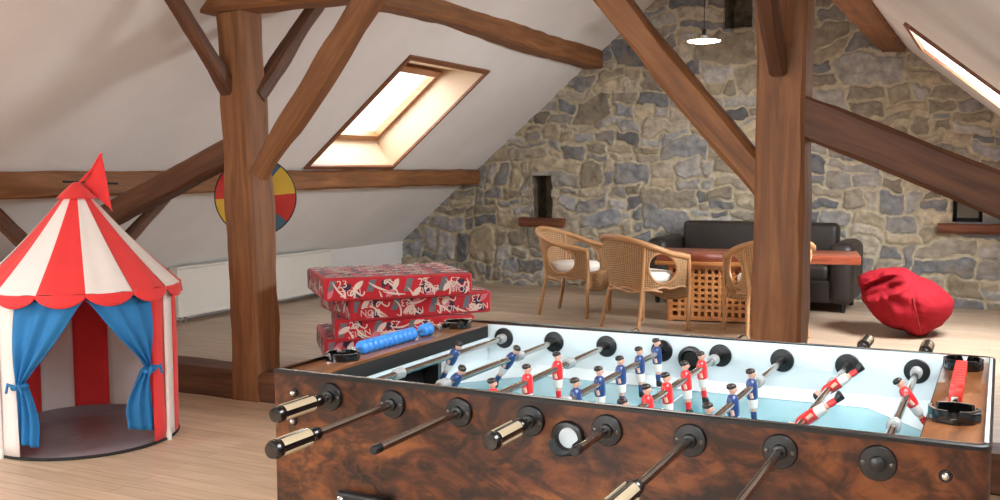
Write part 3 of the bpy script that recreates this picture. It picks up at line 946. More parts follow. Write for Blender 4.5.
def cushion(loc, rz, size, seed, label):
    r = random.Random(seed)
    L, W, H = size
    b = MB()
    # soft box
    bm = bmesh.new(); bmesh.ops.create_cube(bm, size=1)
    bmesh.ops.scale(bm, vec=(L, W, H), verts=bm.verts)
    bmesh.ops.bevel(bm, geom=list(bm.edges), offset=.018, segments=3, profile=.5, affect='EDGES')
    bmesh.ops.translate(bm, vec=(0, 0, H / 2), verts=bm.verts)
    bm.verts.index_update()
    b.add([v.co.copy() for v in bm.verts], [[v.index for v in f.verts] for f in bm.faces], 0)
    bm.free()
    # welt seam round the middle
    e = .0015
    faces = []
    for (o_, ux, uz, w_, h_) in ((Vector((0, -W / 2 - e, H / 2)), Vector((1, 0, 0)), Vector((0, 0, 1)), L, H), (Vector((-L / 2 - e, 0, H / 2)), Vector((0, -1, 0)), Vector((0, 0, 1)), W, H),
                                 (Vector((L / 2 + e, 0, H / 2)), Vector((0, 1, 0)), Vector((0, 0, 1)), W, H), (Vector((0, W / 2 + e, H / 2)), Vector((-1, 0, 0)), Vector((0, 0, 1)), L, H), (Vector((0, 0, H + e)), Vector((1, 0, 0)), Vector((0, 1, 0)), L, W)):
        faces.append((o_, ux, uz, w_, h_))
    for fi, (o_, ux, uz, w_, h_) in enumerate(faces):
        nrm = ux.cross(uz)
        mg = .02
        def put(u, v, lift=0.0): return o_ + ux * max(-w_ / 2 + mg, min(w_ / 2 - mg, u)) + uz * max(-h_ / 2 + mg * .8, min(h_ / 2 - mg * .8, v)) + nrm * lift
        area = w_ * h_
        lifts = [0]
        def lift():
            lifts[0] += 1
            return .00003 * lifts[0]
        def ribbon(pts, wd, mat, taper=True):
            lf = lift()
            V, F = [], []
            n = len(pts)
            for i, (u, v) in enumerate(pts):
                a, c = pts[max(i - 1, 0)], pts[min(i + 1, n - 1)]
                du, dv = c[0] - a[0], c[1] - a[1]; l = math.hypot(du, dv) or 1
                k = wd * (math.sin(PI * (.08 + .84 * i / (n - 1))) if taper else 1)
                V += [put(u - dv / l * k, v + du / l * k, lf), put(u + dv / l * k, v - du / l * k, lf)]
            for i in range(n - 1): F.append([2 * i + 1, 2 * i + 3, 2 * i + 2, 2 * i])
            b.add(V, F, mat)
        def blob(u, v, a_, c_, mat, rot=0):
            lf = lift(); n = 10
            V = []
            for i in range(n):
                q = 2 * PI * i / n; k = 1 + .25 * math.sin(3 * q + u * 40)
                x, y = a_ * k * math.cos(q), c_ * k * math.sin(q)
                V.append(put(u + x * math.cos(rot) - y * math.sin(rot), v + x * math.sin(rot) + y * math.cos(rot), lf))
            b.add(V, [list(range(n))], mat)
        def quad(u, v, a_, c_, sk, mat):
            lf = lift()
            b.add([put(u - a_ - sk, v - c_, lf), put(u + a_ - sk, v - c_, lf), put(u + a_ + sk, v + c_, lf), put(u - a_ + sk, v + c_, lf)], [[0, 1, 2, 3]], mat)
        def text(s, u, v, size, rot):
            lf = lift(); V, F = TXT[s]
            c, s_ = math.cos(rot), math.sin(rot)
            b.add([put(u + (p.x * c - p.y * s_) * size, v + (p.x * s_ + p.y * c) * size, lf) for p in V], F, 1)
        n = int(area / .0115)
        period = .36
        tile_w, tile_h = .22, .14
        nu, nv = max(1, round(w_ / tile_w)), max(1, round(h_ / tile_h))
        for i in range(nu):
            for j in range(nv):
                u0, v0 = -w_ / 2 + w_ * (i + .5) / nu, -h_ / 2 + h_ * (j + .5) / nv
                J = lambda s=.02: r.uniform(-s, s)
                quad(u0 - .07 + J(), v0 + .02 + J(), .02, .045, .012, 2)
                quad(u0 + .06 + J(), v0 - .03 + J(), .022, .03, -.006, 3)
                blob(u0 + .03 + J(), v0 + .03 + J(), .03, .022, 3, r.random())
                # feather shapes
                for q in range(2):
                    uu, vv, an = u0 + J(.09), v0 + J(.05), r.uniform(.5, 1.2)
                    ribbon([(uu + math.cos(an) * s, vv + math.sin(an) * s) for s in (-.04, -.02, 0, .02, .04)], .018, 1 if q else 4)
                # long swooping strokes; the extra pink ones on top paint in glancing sheen
                for q in range(4 if fi < 4 else 6):
                    uu, vv, an, cv = u0 + J(.08), v0 + J(.05), r.uniform(-1.2, -.2), r.uniform(-6, 6)
                    pts = []
                    x, y, a_ = uu, vv, an
                    for s in range(12):
                        pts.append((x, y)); x += .013 * math.cos(a_); y += .013 * math.sin(a_); a_ += cv * .03
                    ribbon(pts, .0062, 1 if q < 4 else 4)
                # loops
                uu, vv = u0 + J(.06), v0 + J(.04)
                ribbon([(uu + .03 * math.cos(s * .55) + .004 * s, vv + .016 * math.sin(s * 1.1)) for s in range(13)], .0045, 1, False)
                if r.random() < .75:
                    fl = r.choice((0, PI)) + r.uniform(-.15, .15)
                    text('23', u0 + .02 + J(.03), v0 + .03, .066, fl)
                    text(r.choice(('NOIS', 'SION')), u0 + .03 + J(.03), v0 - .024, .056, fl)
    o = b.build('floor_cushion', [M['print_red'], M['print_cream'], M['print_grey'], M['print_navy'], M['print_sheen_pink']], smooth=45)
    o.location = loc; o.rotation_euler = (0, 0, rz)
    return tag(o, label, 'cushion', 'printed floor cushions stacked behind the game table')

Hc = .1395
def cpos(p1, ang, L, W):   # front left corner -> centre
    c, s = math.cos(ang), math.sin(ang)
    return (p1[0] + c * L / 2 - s * W / 2, p1[1] + s * L / 2 + c * W / 2)
for k, (p1, ang, L, W, lab) in enumerate((
        ((-3.70, 5.02), .62, .86, .70, 'red printed floor cushion lowest of the stack, down on the planks'),
        ((-3.73, 5.00), .72, .86, .70, 'purplish red printed cushion second from the bottom of the stack, behind the ashtray'),
        ((-3.63, 4.97), .66, .88, .70, 'red printed cushion in the middle of the stack, behind the blue score beads'),
        ((-3.48, 4.93), .90, .94, .72, 'red printed cushion second from the top, sticking out right of the topmost'),
        ((-3.535, 4.74), .79, .92, .72, 'topmost red printed cushion of the stack, its whole top showing'))):
    x, y = cpos(p1, ang, L, W)
    cushion((x, y, ZU + k * (Hc + .001)), ang, (L, W, Hc), 40 + k, lab)


# ------------------------------------------------------------------ wicker chairs
def wicker_chair(label):
    t = thing('wicker_chair', label, 'chair', (0, 0, 0), 0, 'wicker armchairs around the low table')
    def plan(s, grow=0.0):
        a = abs(s); sg = 1 if s >= 0 else -1
        if a <= .62:
            q = a / .62 * PI / 2
            x, y = .265 * math.sin(q), -.03 - .235 * math.cos(q)
        else:
            q = (a - .62) / .38
            x, y = .265 + .01 * q, -.03 + .27 * q
        lean = grow * (1.0 - .75 * smooth01((a - .3) / .7))
        nxy = Vector((x * sg, y + .03)).normalized() if a <= .62 else Vector((sg, 0))
        return Vector((x * sg + nxy.x * lean, y + nxy.y * lean))
    def ztop(s):
        a = abs(s)
        return .785 - .155 * smooth01(a / .9) - .02 * smooth01((a - .85) / .15)
    Z0 = .368
    def shell(u, v):
        s = -1 + 2 * u
        z = lerp(Z0, ztop(s), v)
        p = plan(s, .075 * v)
        return Vector((p.x, p.y, z))
    def hole(u, v):
        s = abs(-1 + 2 * u)
        return ((s - .625) / .215) ** 2 + ((v - .53) / .43) ** 2 < 1
    b = MB(); b.grid(shell, 96, 30, 0, hole, lambda u, v: (u * 1.5, v * .45))
    o = b.build('woven_back', M['cane'], t, smooth=60)
    m = o.modifiers.new('thick', 'SOLIDIFY'); m.thickness = .012; m.offset = 0
    # top rail
    b = MB()
    pts = []
    for i in range(61):
        s = -1 + 2 * i / 60
        p = plan(s, .078); pts.append((p.x, p.y, ztop(s) + .004))
    b.tube(pts, .025, 10)
    b.build('top_rail', M['rail'], t)
    # bindings round the arm openings
    for sg in (-1, 1):
        b = MB(); pts = []
        for i in range(33):
            q = 2 * PI * i / 32
            s = sg * (.625 + .215 * math.cos(q)); v = .53 + .43 * math.sin(q)
            pts.append(shell((s + 1) / 2, v))
        b.tube(pts, .011, 8); b.build('arm_binding', M['rail'], t)
    # legs: front ones run up to the rail, rear ones splay
    for sg in (-1, 1):
        p = plan(sg * 1.0, .078)
        b = MB(); b.tube([(p.x, p.y, ztop(1)), (p.x + sg * .002, p.y + .012, .42), (p.x, p.y + .005, .2), (p.x, p.y + .0, 0)], .0165, 10); b.build('leg', M['rail'], t)
        p = plan(sg * .36, .07); p0 = plan(sg * .36, 0)
        b = MB(); b.tube([(p.x, p.y, ztop(.36) - .01), (p0.x, p0.y - .012, .36), (p0.x + sg * .015, p0.y - .03, .28), (p0.x + sg * .035, p0.y - .085, 0)], .0165, 10); b.build('leg', M['rail'], t)
    # woven seat and front apron
    def seat(u, v):
        s = -1 + 2 * u
        p = plan(s)
        return Vector((lerp(p.x, 0, 1 - v), lerp(p.y, .0, 1 - v), .385 - .012 * (1 - v)))
    b = MB(); b.grid(seat, 48, 6, 0, None, lambda u, v: (u * 1.2, v * .3)); 
    b.add([(-.275, .24, .385), (.275, .24, .385), (.0, .0, .373)], [[0, 1, 2]])
    so = b.build('woven_seat', M['cane'], t); m = so.modifiers.new('thick', 'SOLIDIFY'); m.thickness = .014
    b = MB()
    def apron(u, v):
        x = -.27 + .54 * u
        return Vector((x, .246 + .01 * math.sin(PI * u), lerp(.225 + .05 * (2 * u - 1) ** 2, .39, v)))
    b.grid(apron, 24, 8, 0, None, lambda u, v: (u * .55, v * .2))
    ao = b.build('front_apron', M['cane'], t); m = ao.modifiers.new('thick', 'SOLIDIFY'); m.thickness = .012
    b = MB()
    pts = [(*plan(-1 + 2 * i / 40, .004), .362 + (.008 * math.sin(i * 1.2))) for i in range(41)]
    b.tube(pts, .011, 8)
    pts = [(*plan(-.62 + 1.24 * i / 30, .012), .330 + .022 * abs(math.sin(i * PI / 10))) for i in range(31)]
    b.tube(pts, .010, 8)
    pts = [(-.27, .245, .39), (0, .262, .392), (.27, .245, .39)]
    b.tube([Vector(pts[0]).lerp(Vector(pts[1]), i / 6) for i in range(6)] + [Vector(pts[1]).lerp(Vector(pts[2]), i / 6) for i in range(7)], .014, 8)
    b.build('seat_rail', M['rail'], t)
    # cushion
    b = MB()
    R = []
    for (sc, z) in ((.90, .400), (.965, .408), (.985, .435), (.97, .470), (.90, .486), (.5, .492), (.05, .494)):
        ring = []
        for i in range(48):
            q = 2 * PI * i / 48
            cx_, sx_ = math.cos(q), math.sin(q)
            ex = .24 * (abs(cx_) ** .62) * (1 if cx_ > 0 else -1); ey = .225 * (abs(sx_) ** .62) * (1 if sx_ > 0 else -1)
            if ey < 0: ex *= 1 - .28 * (-ey / .225) ** 2
            ring.append(Vector((ex * sc, (ey * sc) - .01, z)))
        R.append(ring)
    b.rings(R); b.build('cushion', M['cushion'], t, smooth=60)
    return t

ch = wicker_chair('wicker armchair nearest the stone window sill, turned sideways towards the table')
ch.location = (-3.50, 8.56, ZU); ch.rotation_euler = (0, 0, math.radians(0 - 90))
dup(ch, (-2.65, 8.02, ZU), math.radians(58 - 90), 'middle wicker armchair seen from behind, standing before the lattice table')
dup(ch, (-1.63, 8.14, ZU), math.radians(119 - 90), 'wicker armchair half hidden behind the middle timber post')


# ------------------------------------------------------------------ low table with lattice base
def low_table():
    a = math.radians(10)
    t = thing('low_table', 'low wooden table with square lattice base and red-brown top', 'table', (-2.66, 8.42, ZU), a)
    L, D, ZT = 1.70, .56, .612
    b = MB(); b.box((L / 2, D / 2, ZT - .038), (L, D, .076), bev=.006); b.build('table_top', M['top_red'], t)
    b = MB(); b.box((L * .37, D / 2, ZT - .093), (L * .76, D + .02, .034), bev=.004); b.build('top_frame', M['lattice'], t)
    x0, x1, y0, y1, z0, z1 = .10, 1.22, .05, D - .05, .0, ZT - .11
    fr = .038
    for (ax, pa, pb, fixed, wdt) in (('x', x0, x1, y0, x1 - x0), ('x', x0, x1, y1, x1 - x0), ('y', y0, y1, x0, y1 - y0), ('y', y0, y1, x1, y1 - y0)):
        b = MB()
        def pt(s, z, sx, sz, th):
            if ax == 'x': b.box((s, fixed, z), (sx, th, sz), bev=.002, seg=1)
            else: b.box((fixed, s, z), (th, sx, sz), bev=.002, seg=1)
        pt((pa + pb) / 2, z0 + fr / 2 + .012, pb - pa, fr, .03); pt((pa + pb) / 2, z1 - fr / 2, pb - pa, fr, .03)
        pt(pa + fr / 2, (z0 + z1) / 2, fr, z1 - z0, .034); pt(pb - fr / 2, (z0 + z1) / 2, fr, z1 - z0, .034)
        n = int((pb - pa - 2 * fr) / .060)
        for i in range(1, n + 1): pt(pa + fr + (pb - pa - 2 * fr) * i / (n + 1), (z0 + z1) / 2, .026, z1 - z0 - .05, .016)
        n = int((z1 - z0 - 2 * fr) / .060)
        for i in range(1, n + 1): pt((pa + pb) / 2, z0 + fr + .012 + (z1 - z0 - 2 * fr - .012) * i / (n + 1), pb - pa - .02, .026, .014)
        b.build('lattice_panel', M['lattice'], t, smooth=0)
    b = MB(); b.box(((x0 + x1) / 2, (y0 + y1) / 2, .02), (x1 - x0 - .06, y1 - y0 - .06, .02)); b.build('base_board', M['lattice'], t)
low_table()


# ------------------------------------------------------------------ sofa
def sofa():
    x0, x1 = -3.16, -1.17
    W = x1 - x0
    t = thing('leather_sofa', 'black leather sofa against the stone wall', 'sofa', ((x0 + x1) / 2 + .03, 9.93, ZU))
    def soft(c, s, bev, name, sub=None, puff=0.0):
        bm = bmesh.new(); bmesh.ops.create_cube(bm, size=1)
        bmesh.ops.scale(bm, vec=s, verts=bm.verts)
        bmesh.ops.bevel(bm, geom=list(bm.edges), offset=bev, segments=5, profile=.5, affect='EDGES')
        bmesh.ops.translate(bm, vec=c, verts=bm.verts)
        bm.verts.index_update()
        b = MB(); b.add([v.co.copy() for v in bm.verts], [[v.index for v in f.verts] for f in bm.faces]); bm.free()
        return b.build(name, M['leather'], t, smooth=60)
    soft((0, 0, .20), (W - .1, .74, .22), .03, 'base_frame')
    for s in (-1, 1):
        soft((s * (W / 4 - .11), -.07, .37), (W / 2 - .225, .62, .16), .05, 'seat_cushion')
        soft((s * (W / 2 - .11), -.02, .37), (.22, .80, .58), .085, 'armrest')
    soft((-(W / 4 - .11) , .27, .56), (W / 2 - .225, .22, .50), .045, 'back_cushion')
    soft((+(W / 4 - .11), .27, .56), (W / 2 - .215, .22, .50), .06, 'back_cushion')
    soft((0, .35, .42), (W - .46, .1, .70), .03, 'back_frame')
    for sx in (-1, 1):
        for sy in (-1, 1):
            b = MB(); b.lathe([(.022, 0), (.03, .1)], 14, M=T(sx * (W / 2 - .1), sy * .3, 0)); b.build('leg', M['black_plastic'], t)
sofa()


# ------------------------------------------------------------------ bean bag
def bean_bag():
    c = Vector((-.633, 8.62, ZU))
    t = thing('bean_bag', 'crumpled red bean bag on the floor by the stone wall', 'bean bag', c)
    az = math.atan2(c.y, c.x) - PI / 2           # local -y looks into the room
    # outline (x to the right, z up) of the slumped bag, metres
    sil = [(q * .95, w_ * .98) for q, w_ in [(.137, -.015), (.24, .056), (.347, .16), (.385, .27), (.32, .36), (.12, .465), (.0, .535), (-.097, .545), (-.24, .515), (-.375, .455), (-.36, .35), (-.3, .225), (-.2, .12), (.0, .04)]]
    ctr = Vector((.0, .27))
    ang = []
    for x, z in sil:
        ang.append((math.atan2(z - ctr.y, x - ctr.x), math.hypot(x - ctr.x, z - ctr.y)))
    ang.sort()
    def rad(th):
        for (a0, r0), (a1, r1) in zip(ang, ang[1:] + [(ang[0][0] + 2 * PI, ang[0][1])]):
            for q in (th, th + 2 * PI, th - 2 * PI):
                if a0 <= q <= a1: return lerp(r0, r1, (q - a0) / (a1 - a0 + 1e-9))
        return ang[0][1]
    R = []
    nu, nv = 96, 64
    b = MB()
    def fn(u, v):
        th = 2 * PI * u; ph = PI * v           # ph 0: towards the room, PI: towards the wall
        k = math.sin(ph) ** .8; d = -math.cos(ph)
        r = rad((th + PI) % (2 * PI) - PI) * k
        x, z = ctr.x + r * math.cos(th), ctr.y + r * math.sin(th)
        y = d * .36
        # pinch seams: a vertical ridge in front and folds fanning from the rolled mouth
        seam = math.exp(-((x - .09 - .18 * (.2 - z)) / .022) ** 2) if d < 0 else 0
        y += .016 * seam
        mx, mz = -.20, .40
        dx, dz = (x - mx) * math.cos(.42) + (z - mz) * math.sin(.42), -(x - mx) * math.sin(.42) + (z - mz) * math.cos(.42)
        e = math.sqrt((dx / .19) ** 2 + (dz / .075) ** 2)
        if d < .2:
            y += .15 * math.exp(-(e / .8) ** 2) - .045 * math.exp(-((e - 1.25) / .35) ** 2)
            y += .034 * math.sin(dz * 95) * math.exp(-(e / 1.2) ** 2)
        fa = math.atan2(z - mz, x - mx); rr = math.hypot(x - mx, z - mz)
        y += .022 * math.sin(fa * 9 + 1) * smooth01(rr / .15) * math.exp(-rr / .35)
        q = Vector((x, y, z))
        n_ = .016 * nz(q, 6, 2) + .010 * nz(q, 13, 5) + .007 * abs(nz((q.x * 2 + q.z, q.y, q.z * 3), 7, 9))
        q += Vector((n_ * math.cos(th) * k, n_ * d, n_ * math.sin(th) * k))
        q.y += .10 * (.26 - q.z) * -1.0 * (1 if q.z < .26 else .6)
        q.z = max(q.z, .002)
        return rotz(az) @ q
    b.grid(fn, nu, nv)
    b.build('bag', M['bag_red'], t, smooth=80, weld=True)
    # stitched seam strips
    b = MB()
    def seamline(pts):
        b.tube([rotz(az) @ Vector(p) for p in pts], .006, 6)
    seamline([(.06, -.345, .34), (.08, -.372, .25), (.10, -.362, .16), (.125, -.27, .06)])
    b.build('seam', M['bag_seam'], t)
bean_bag()


# ------------------------------------------------------------------ football table
def football_table():
    L, W, ZT = 1.422, .84, .966
    T0 = Vector((-1.415, 1.71, 0))
    a = -.0053
    ctr = T0 + rotz(a) @ Vector((L / 2, W / 2, 0))
    t = thing('football_table', 'table football game in glossy burl wood, nearest in view', 'football table', ctr, a)
    off = Vector((L / 2, W / 2, -ZT))            # table coordinates (u, v, d) with d = 0 on the rim
    def put(b, name, mat, parent=t, smooth=40, **k): return b.build(name, mat, parent, smooth, off=off, **k)
    th = .010; H = .40
    # cabinet walls with rounded outer corners at the right
    def outline(inset, rc):
        x0, x1, y0, y1 = inset, L - inset, inset, W - inset
        r = max(rc - inset, .002); P = []
        for cx, cy, a0, r in ((x1 - r, y1 - r, 0, r), (x0 + .003, y1 - .003, 90, .003), (x0 + .003, y0 + .003, 180, .003), (x1 - r, y0 + r, 270, r)):
            for i in range(5): P.append((cx + r * math.cos(math.radians(a0 + 22.5 * i)), cy + r * math.sin(math.radians(a0 + 22.5 * i))))
        return P
    oo, io = outline(0, .022), outline(th, .022)
    n = len(oo)
    b = MB()
    b.rings([[Vector((x, y, d)) for x, y in oo] for d in (-H, -.006)], 0, False, False)
    b.rings([[Vector((x, y, d)) for x, y in io] for d in (-.006, -H)], 0, False, False)
    b.add([Vector((x, y, -H)) for x, y in oo], [list(range(n))[::-1]])
    put(b, 'cabinet', M['burl'], smooth=30)
    b = MB()   # dark edging on the rim with a thin metal strip
    b.rings([[Vector((x, y, d)) for x, y in P] for P, d in ((outline(-.0015, .022), -.008), (outline(-.0015, .022), -.001), (outline(.001, .022), 0.001), (outline(th - .003, .022), .001))], 0, False, False)
    b.rings([[Vector((x, y, d)) for x, y in P] for P, d in ((outline(th - .003, .022), .001), (outline(th - .003, .022), .0018), (outline(th + .001, .022), .0018), (outline(th + .001, .022), -.0004))], 1, False, False)
    put(b, 'rim_edging', [M['black_plastic'], M['chrome']], smooth=30)
    b = MB()
    b.rings([[Vector((x, y, d if d else (-.009 if x < .1 else -.0005))) for x, y in outline(th + .0015, .022)] for d in (0, -.16)], 0, False, False)
    put(b, 'inner_lining', M['table_white'], smooth=30)
    b = MB(); b.box((L - .0068, W / 2, .0016), (.0062, W - .05, .0014), bev=.0004); put(b, 'rim_strip', M['table_white'])
    # playing field with raised corners
    fd = -.14; u0, u1, v0, v1 = .102, 1.316, th + .002, W - th - .002
    b = MB(); b.box(((u0 + u1) / 2, W / 2, fd - .006), (u1 - u0, v1 - v0, .012)); put(b, 'playing_field', M['field'])
    for (cu, cv, du, dv) in ((u0, v0, .10, .24), (u0, v1, .19, -.24), (u1, v0, -.19, .24), (u1, v1, -.19, -.24)):
        b = MB(); e = .0006
        b.add([(cu, cv, fd + .030), (cu + du, cv, fd + e), (cu, cv + dv, fd + e), (cu, cv, fd)], [[0, 1, 2], [0, 3, 1], [0, 2, 3], [1, 3, 2]])
        put(b, 'corner_ramp', M['table_white'], smooth=0, flip=True)
    for cv, s in ((v0, 1), (v1, -1)):
        b = MB()
        b.add([(u0, cv, fd + .026), (u1, cv, fd + .026), (u1, cv + s * .03, fd + .0008), (u0, cv + s * .03, fd + .0008), (u0, cv, fd), (u1, cv, fd)], [[0, 1, 2, 3], [0, 4, 5, 1], [3, 2, 5, 4]])
        put(b, 'side_ramp', M['table_white'], smooth=0, flip=True)
    b = MB()
    def ringline(cu, cv, r0, r1):
        P = [(cu + r * math.cos(2 * PI * i / 40), cv + r * math.sin(2 * PI * i / 40), fd + .0005) for r in (r0, r1) for i in range(40)]
        b.add(P, [[i, (i + 1) % 40, 40 + (i + 1) % 40, 40 + i] for i in range(40)])
    ringline((u0 + u1) / 2, W / 2, .098, .102)
    b.box(((u0 + u1) / 2, W / 2, fd + .0003), (.004, v1 - v0 - .06, .0006))
    put(b, 'field_marking', M['table_white'])
    # end decks, end walls and goals
    for nm, ua, ub, face, dd in (('left', .008, u0, 1, -.016), ('right', u1, L - th - .0015, -1, -.022)):
        b = MB(); b.box(((ua + ub) / 2, W / 2, dd), (ub - ua, v1 - v0, .02), bev=.001); put(b, 'end_deck', M['deck'])
        uf = ub if face > 0 else ua
        b = MB()
        for (va, vb, da, db) in ((v0, .28, fd, -.044), (.56, v1, fd, -.044), (.28, .56, -.070, -.044)):
            b.box((uf - face * .006, (va + vb) / 2, (da + db) / 2), (.010, vb - va, db - da))
        put(b, 'end_wall', M['table_white'], smooth=0)
        b = MB(); b.box((uf - face * .004, W / 2, -.030), (.012, v1 - v0 - .005, .034), bev=.001); put(b, 'end_trim', M['black_matte'])
        b = MB()
        d0 = uf - face * .055
        q = [(uf - face * .001, .28, fd), (uf - face * .001, .56, fd), (uf - face * .001, .56, -.07), (uf - face * .001, .28, -.07), (d0, .28, fd), (d0, .56, fd), (d0, .56, -.07), (d0, .28, -.07)]
        b.add(q, [[0, 1, 5, 4], [1, 2, 6, 5], [2, 3, 7, 6], [3, 0, 4, 7], [4, 5, 6, 7]]); put(b, 'goal', M['black_matte'], smooth=0)
    # bearings, ball holes, bolts, coin box
    def frontdisc(u, d, r, name='bearing'):
        Mx = T(u, -.0005, d) @ Matrix.Rotation(PI / 2, 4, 'X')
        b = MB(); b.lathe([(r, 0), (r, .004), (r * .94, .007), (r * .45, .008), (r * .42, .014), (r * .3, .016)], 32, 0, M=Mx)
        for s in (-1, 1): b.lathe([(.0042, .007), (.0042, .0088), (.003, .0094)], 10, 1, M=T(s * r * .74, 0, 0) @ Mx)
        put(b, name, [M['black_plastic'], M['steel_dark']])
    rd = -.0456; ru = [.1543 + .1575 * j for j in range(8)]
    for u in ru:
        frontdisc(u, rd, .030)
        Mx = T(u, v1 - .0002, rd) @ Matrix.Rotation(PI / 2, 4, 'X')
        b = MB(); b.lathe([(.0295, 0), (.0295, .003), (.0275, .005), (.012, .006), (.011, .010)], 32, M=Mx); put(b, 'bearing', M['black_plastic'])
    for (v, sgn, d) in ((-.0005, 1, -.070), (v1 - .0002, 1, -.061)):
        Mx = T(.706, v, d) @ Matrix.Rotation(PI / 2, 4, 'X')
        b = MB(); b.lathe([(.034, 0), (.034, .006), (.031, .011), (.024, .012), (.0215, .006), (.019, -.0)], 32, 0, M=Mx, cap=False)
        if v < 0:
            b.lathe([(.0205, .0012), (.001, .0014)], 28, 1, M=Mx)
            Q = []
            for i in range(9):
                q = PI + PI * i / 8
                Q.append([Vector((.706 + .024 * math.cos(q), -.012 - k_ * .028, d + .024 * math.sin(q) - .002 * k_)) for k_ in (0, 1)])
            b.rings([[Q[i][0] for i in range(9)], [Q[i][1] for i in range(9)]], 0, closed=False)
            b.rings([[Q[8 - i][0] * 1.0 + Vector((0, 0, .0015)) for i in range(9)], [Q[8 - i][1] + Vector((0, 0, .0015)) for i in range(9)]], 0, closed=False)
        else:
            b.lathe([(.0205, .001), (.001, .0012)], 28, 2, M=Mx)
        put(b, 'ball_cup', [M['black_plastic'], M['table_white'], M['black_matte']])
    for u, d in ((.054, -.048), (.052, -.111), (1.358, -.054), (1.358, -.115)):
        Mx = T(u, -.0003, d) @ Matrix.Rotation(PI / 2, 4, 'X')
        b = MB(); b.lathe([(.0105, 0), (.0105, .002), (.0095, .0035)], 20, 0, M=Mx); b.lathe([(.0068, .0034), (.0066, .006), (.004, .009), (.001, .0098)], 16, 1, M=Mx)
        put(b, 'bolt', [M['black_plastic'], M['bolt']])
    b = MB(); b.box((.240, -.012, -.278), (.125, .024, .07), bev=.008, seg=3)
    b.lathe([(.008, .024), (.008, .027), (.005, .030)], 14, 1, M=T(.192, -.0, -.259) @ Matrix.Rotation(PI / 2, 4, 'X'))
    put(b, 'coin_box', [M['black_plastic'], M['bolt']])
    for u in (.09, L - .09):
        for v in (.09, W - .09):
            b = MB()
            R = [[Vector((u + sx * s, v + sy * s, d)) for sx, sy in ((-1, -1), (1, -1), (1, 1), (-1, 1))] for s, d in ((.055, -H + .02), (.048, -.7), (.04, -ZT))]
            b.rings(R); put(b, 'leg', M['burl'], smooth=20, flip=True)
    # ashtrays
    def ashtray(u, v, r, rot):
        b = MB(); N = 48
        prof_o = lambda i: r * (1 + .025 * math.cos(8 * 2 * PI * i / N))
        def hgt(i):
            q = (360 * i / N + rot) % 360
            return .010 if any(abs((q - c + 180) % 360 - 180) < 8 for c in (40, 160, 280)) else .024
        R = []
        for kind in range(6):
            ring = []
            for i in range(N):
                ro = prof_o(i); ri = ro * .86; q = 2 * PI * i / N; h = hgt(i)
                rr, z = ((ro * .97, 0), (ro, .004), (ro, h), (ri, h), (ri * .98, .004), (ri * .3, .003))[kind]
                ring.append(Vector((u + rr * math.cos(q), v + rr * math.sin(q), -.012 + z)))
            R.append(ring)
        b.rings(R); put(b, 'ashtray', M['black_gloss'], smooth=35)
    ashtray(.052, .185, .040, 20); ashtray(.058, .725, .040, 60); ashtray(1.359, .725, .041, 75); ashtray(1.361, .215, .043, 10)
    # score counters
    def counter(u, vs, r, mat, va, vb, square):
        b = MB(); b.tube([(u, va, .009), (u, vb, .009)], .003, 8)
        for v in (va, vb): b.box((u, v, .0), (.012, .008, .026), bev=.002)
        co = put(b, 'score_counter', M['chrome'])
        for v in vs:
            b = MB()
            if square: b.box((u, v, .009), (2 * r, .0296, 2 * r), bev=.0015)
            else: b.lathe([(.004, -.0105), (r * .72, -.0105), (r, -.004), (r, .004), (r * .72, .0105), (.004, .0105)], 12, M=T(u, v, .009) @ Matrix.Rotation(PI / 2, 4, 'X'))
            put(b, 'bead', mat, co)
    counter(.050, [.268 + .0225 * i for i in range(11)] + [.555, .5775], .0175, M['bead_blue'], .235, .64, False)
    counter(1.358, [.335] + [.395 + .0297 * i for i in range(9)], .0115, M['bead_red'], .30, .67, True)
    # players
    def figure(jersey):
        """a player hanging on a rod along v, facing +u; rod axis at the origin"""
        b = MB()
        def ell(z, a_, c_, dx=0.0, n=14): return [Vector((dx + a_ * math.cos(2 * PI * i / n), c_ * math.sin(2 * PI * i / n), z)) for i in range(n)]
        b.rings([ell(-.030, .0100, .0125), ell(-.022, .0125, .0150), ell(-.006, .0128, .0165), ell(.008, .0118, .0170), ell(.015, .0095, .0140), ell(.019, .0055, .0070)], 0)
        b.rings([ell(.017, .0048, .0048, .001), ell(.021, .0052, .0052, .001), ell(.0235, .0078, .0072, .0015), ell(.029, .0092, .0080, .002), ell(.034, .0086, .0078, .001)], 1)
        b.box((.0108, 0, .0275), (.003, .003, .004), 1, bev=.001)
        for s in (-1, 1): b.box((.0095, s * .0035, .030), (.0012, .0018, .0012), 2)
        b.rings([ell(.0300, .0092, .0086, -.001), ell(.0335, .0108, .0098, -.0005), ell(.038, .0098, .0092, -.0005), ell(.0408, .0055, .0055, -.0005)], 2)
        for s in (-1, 1):   # arms pressed to the sides
            b.tube([(0, s * .0145, .012), (-.0005, s * .0185, .004), (.001, s * .0185, -.010)], .0052, 8, 0)
            b.tube([(.001, s * .0185, -.010), (.003, s * .0172, -.022)], .0040, 8, 1)
        b.rings([ell(-.027, .0112, .0135), ell(-.036, .0108, .0130), ell(-.047, .0095, .0108)], 3)
        b.rings([ell(-.046, .0068, .0078), ell(-.056, .0060, .0068)], 1)
        b.rings([ell(-.055, .0068, .0072), ell(-.064, .0070, .0075), ell(-.073, .0058, .0064)], 4)
        b.rings([ell(-.072, .0062, .0068), ell(-.078, .0085, .0072, .002), ell(-.086, .0100, .0070, .0035), ell(-.0875, .0085, .0060, .0035)], 5)
        return b
    MB_ = {'blue': [M['jersey_blue'], M['skin'], M['hair'], M['shorts'], M['jersey_blue'], M['boot']], 'red': [M['jersey_red'], M['skin'], M['hair'], M['shorts'], M['jersey_red'], M['boot']]}
    proto = {}
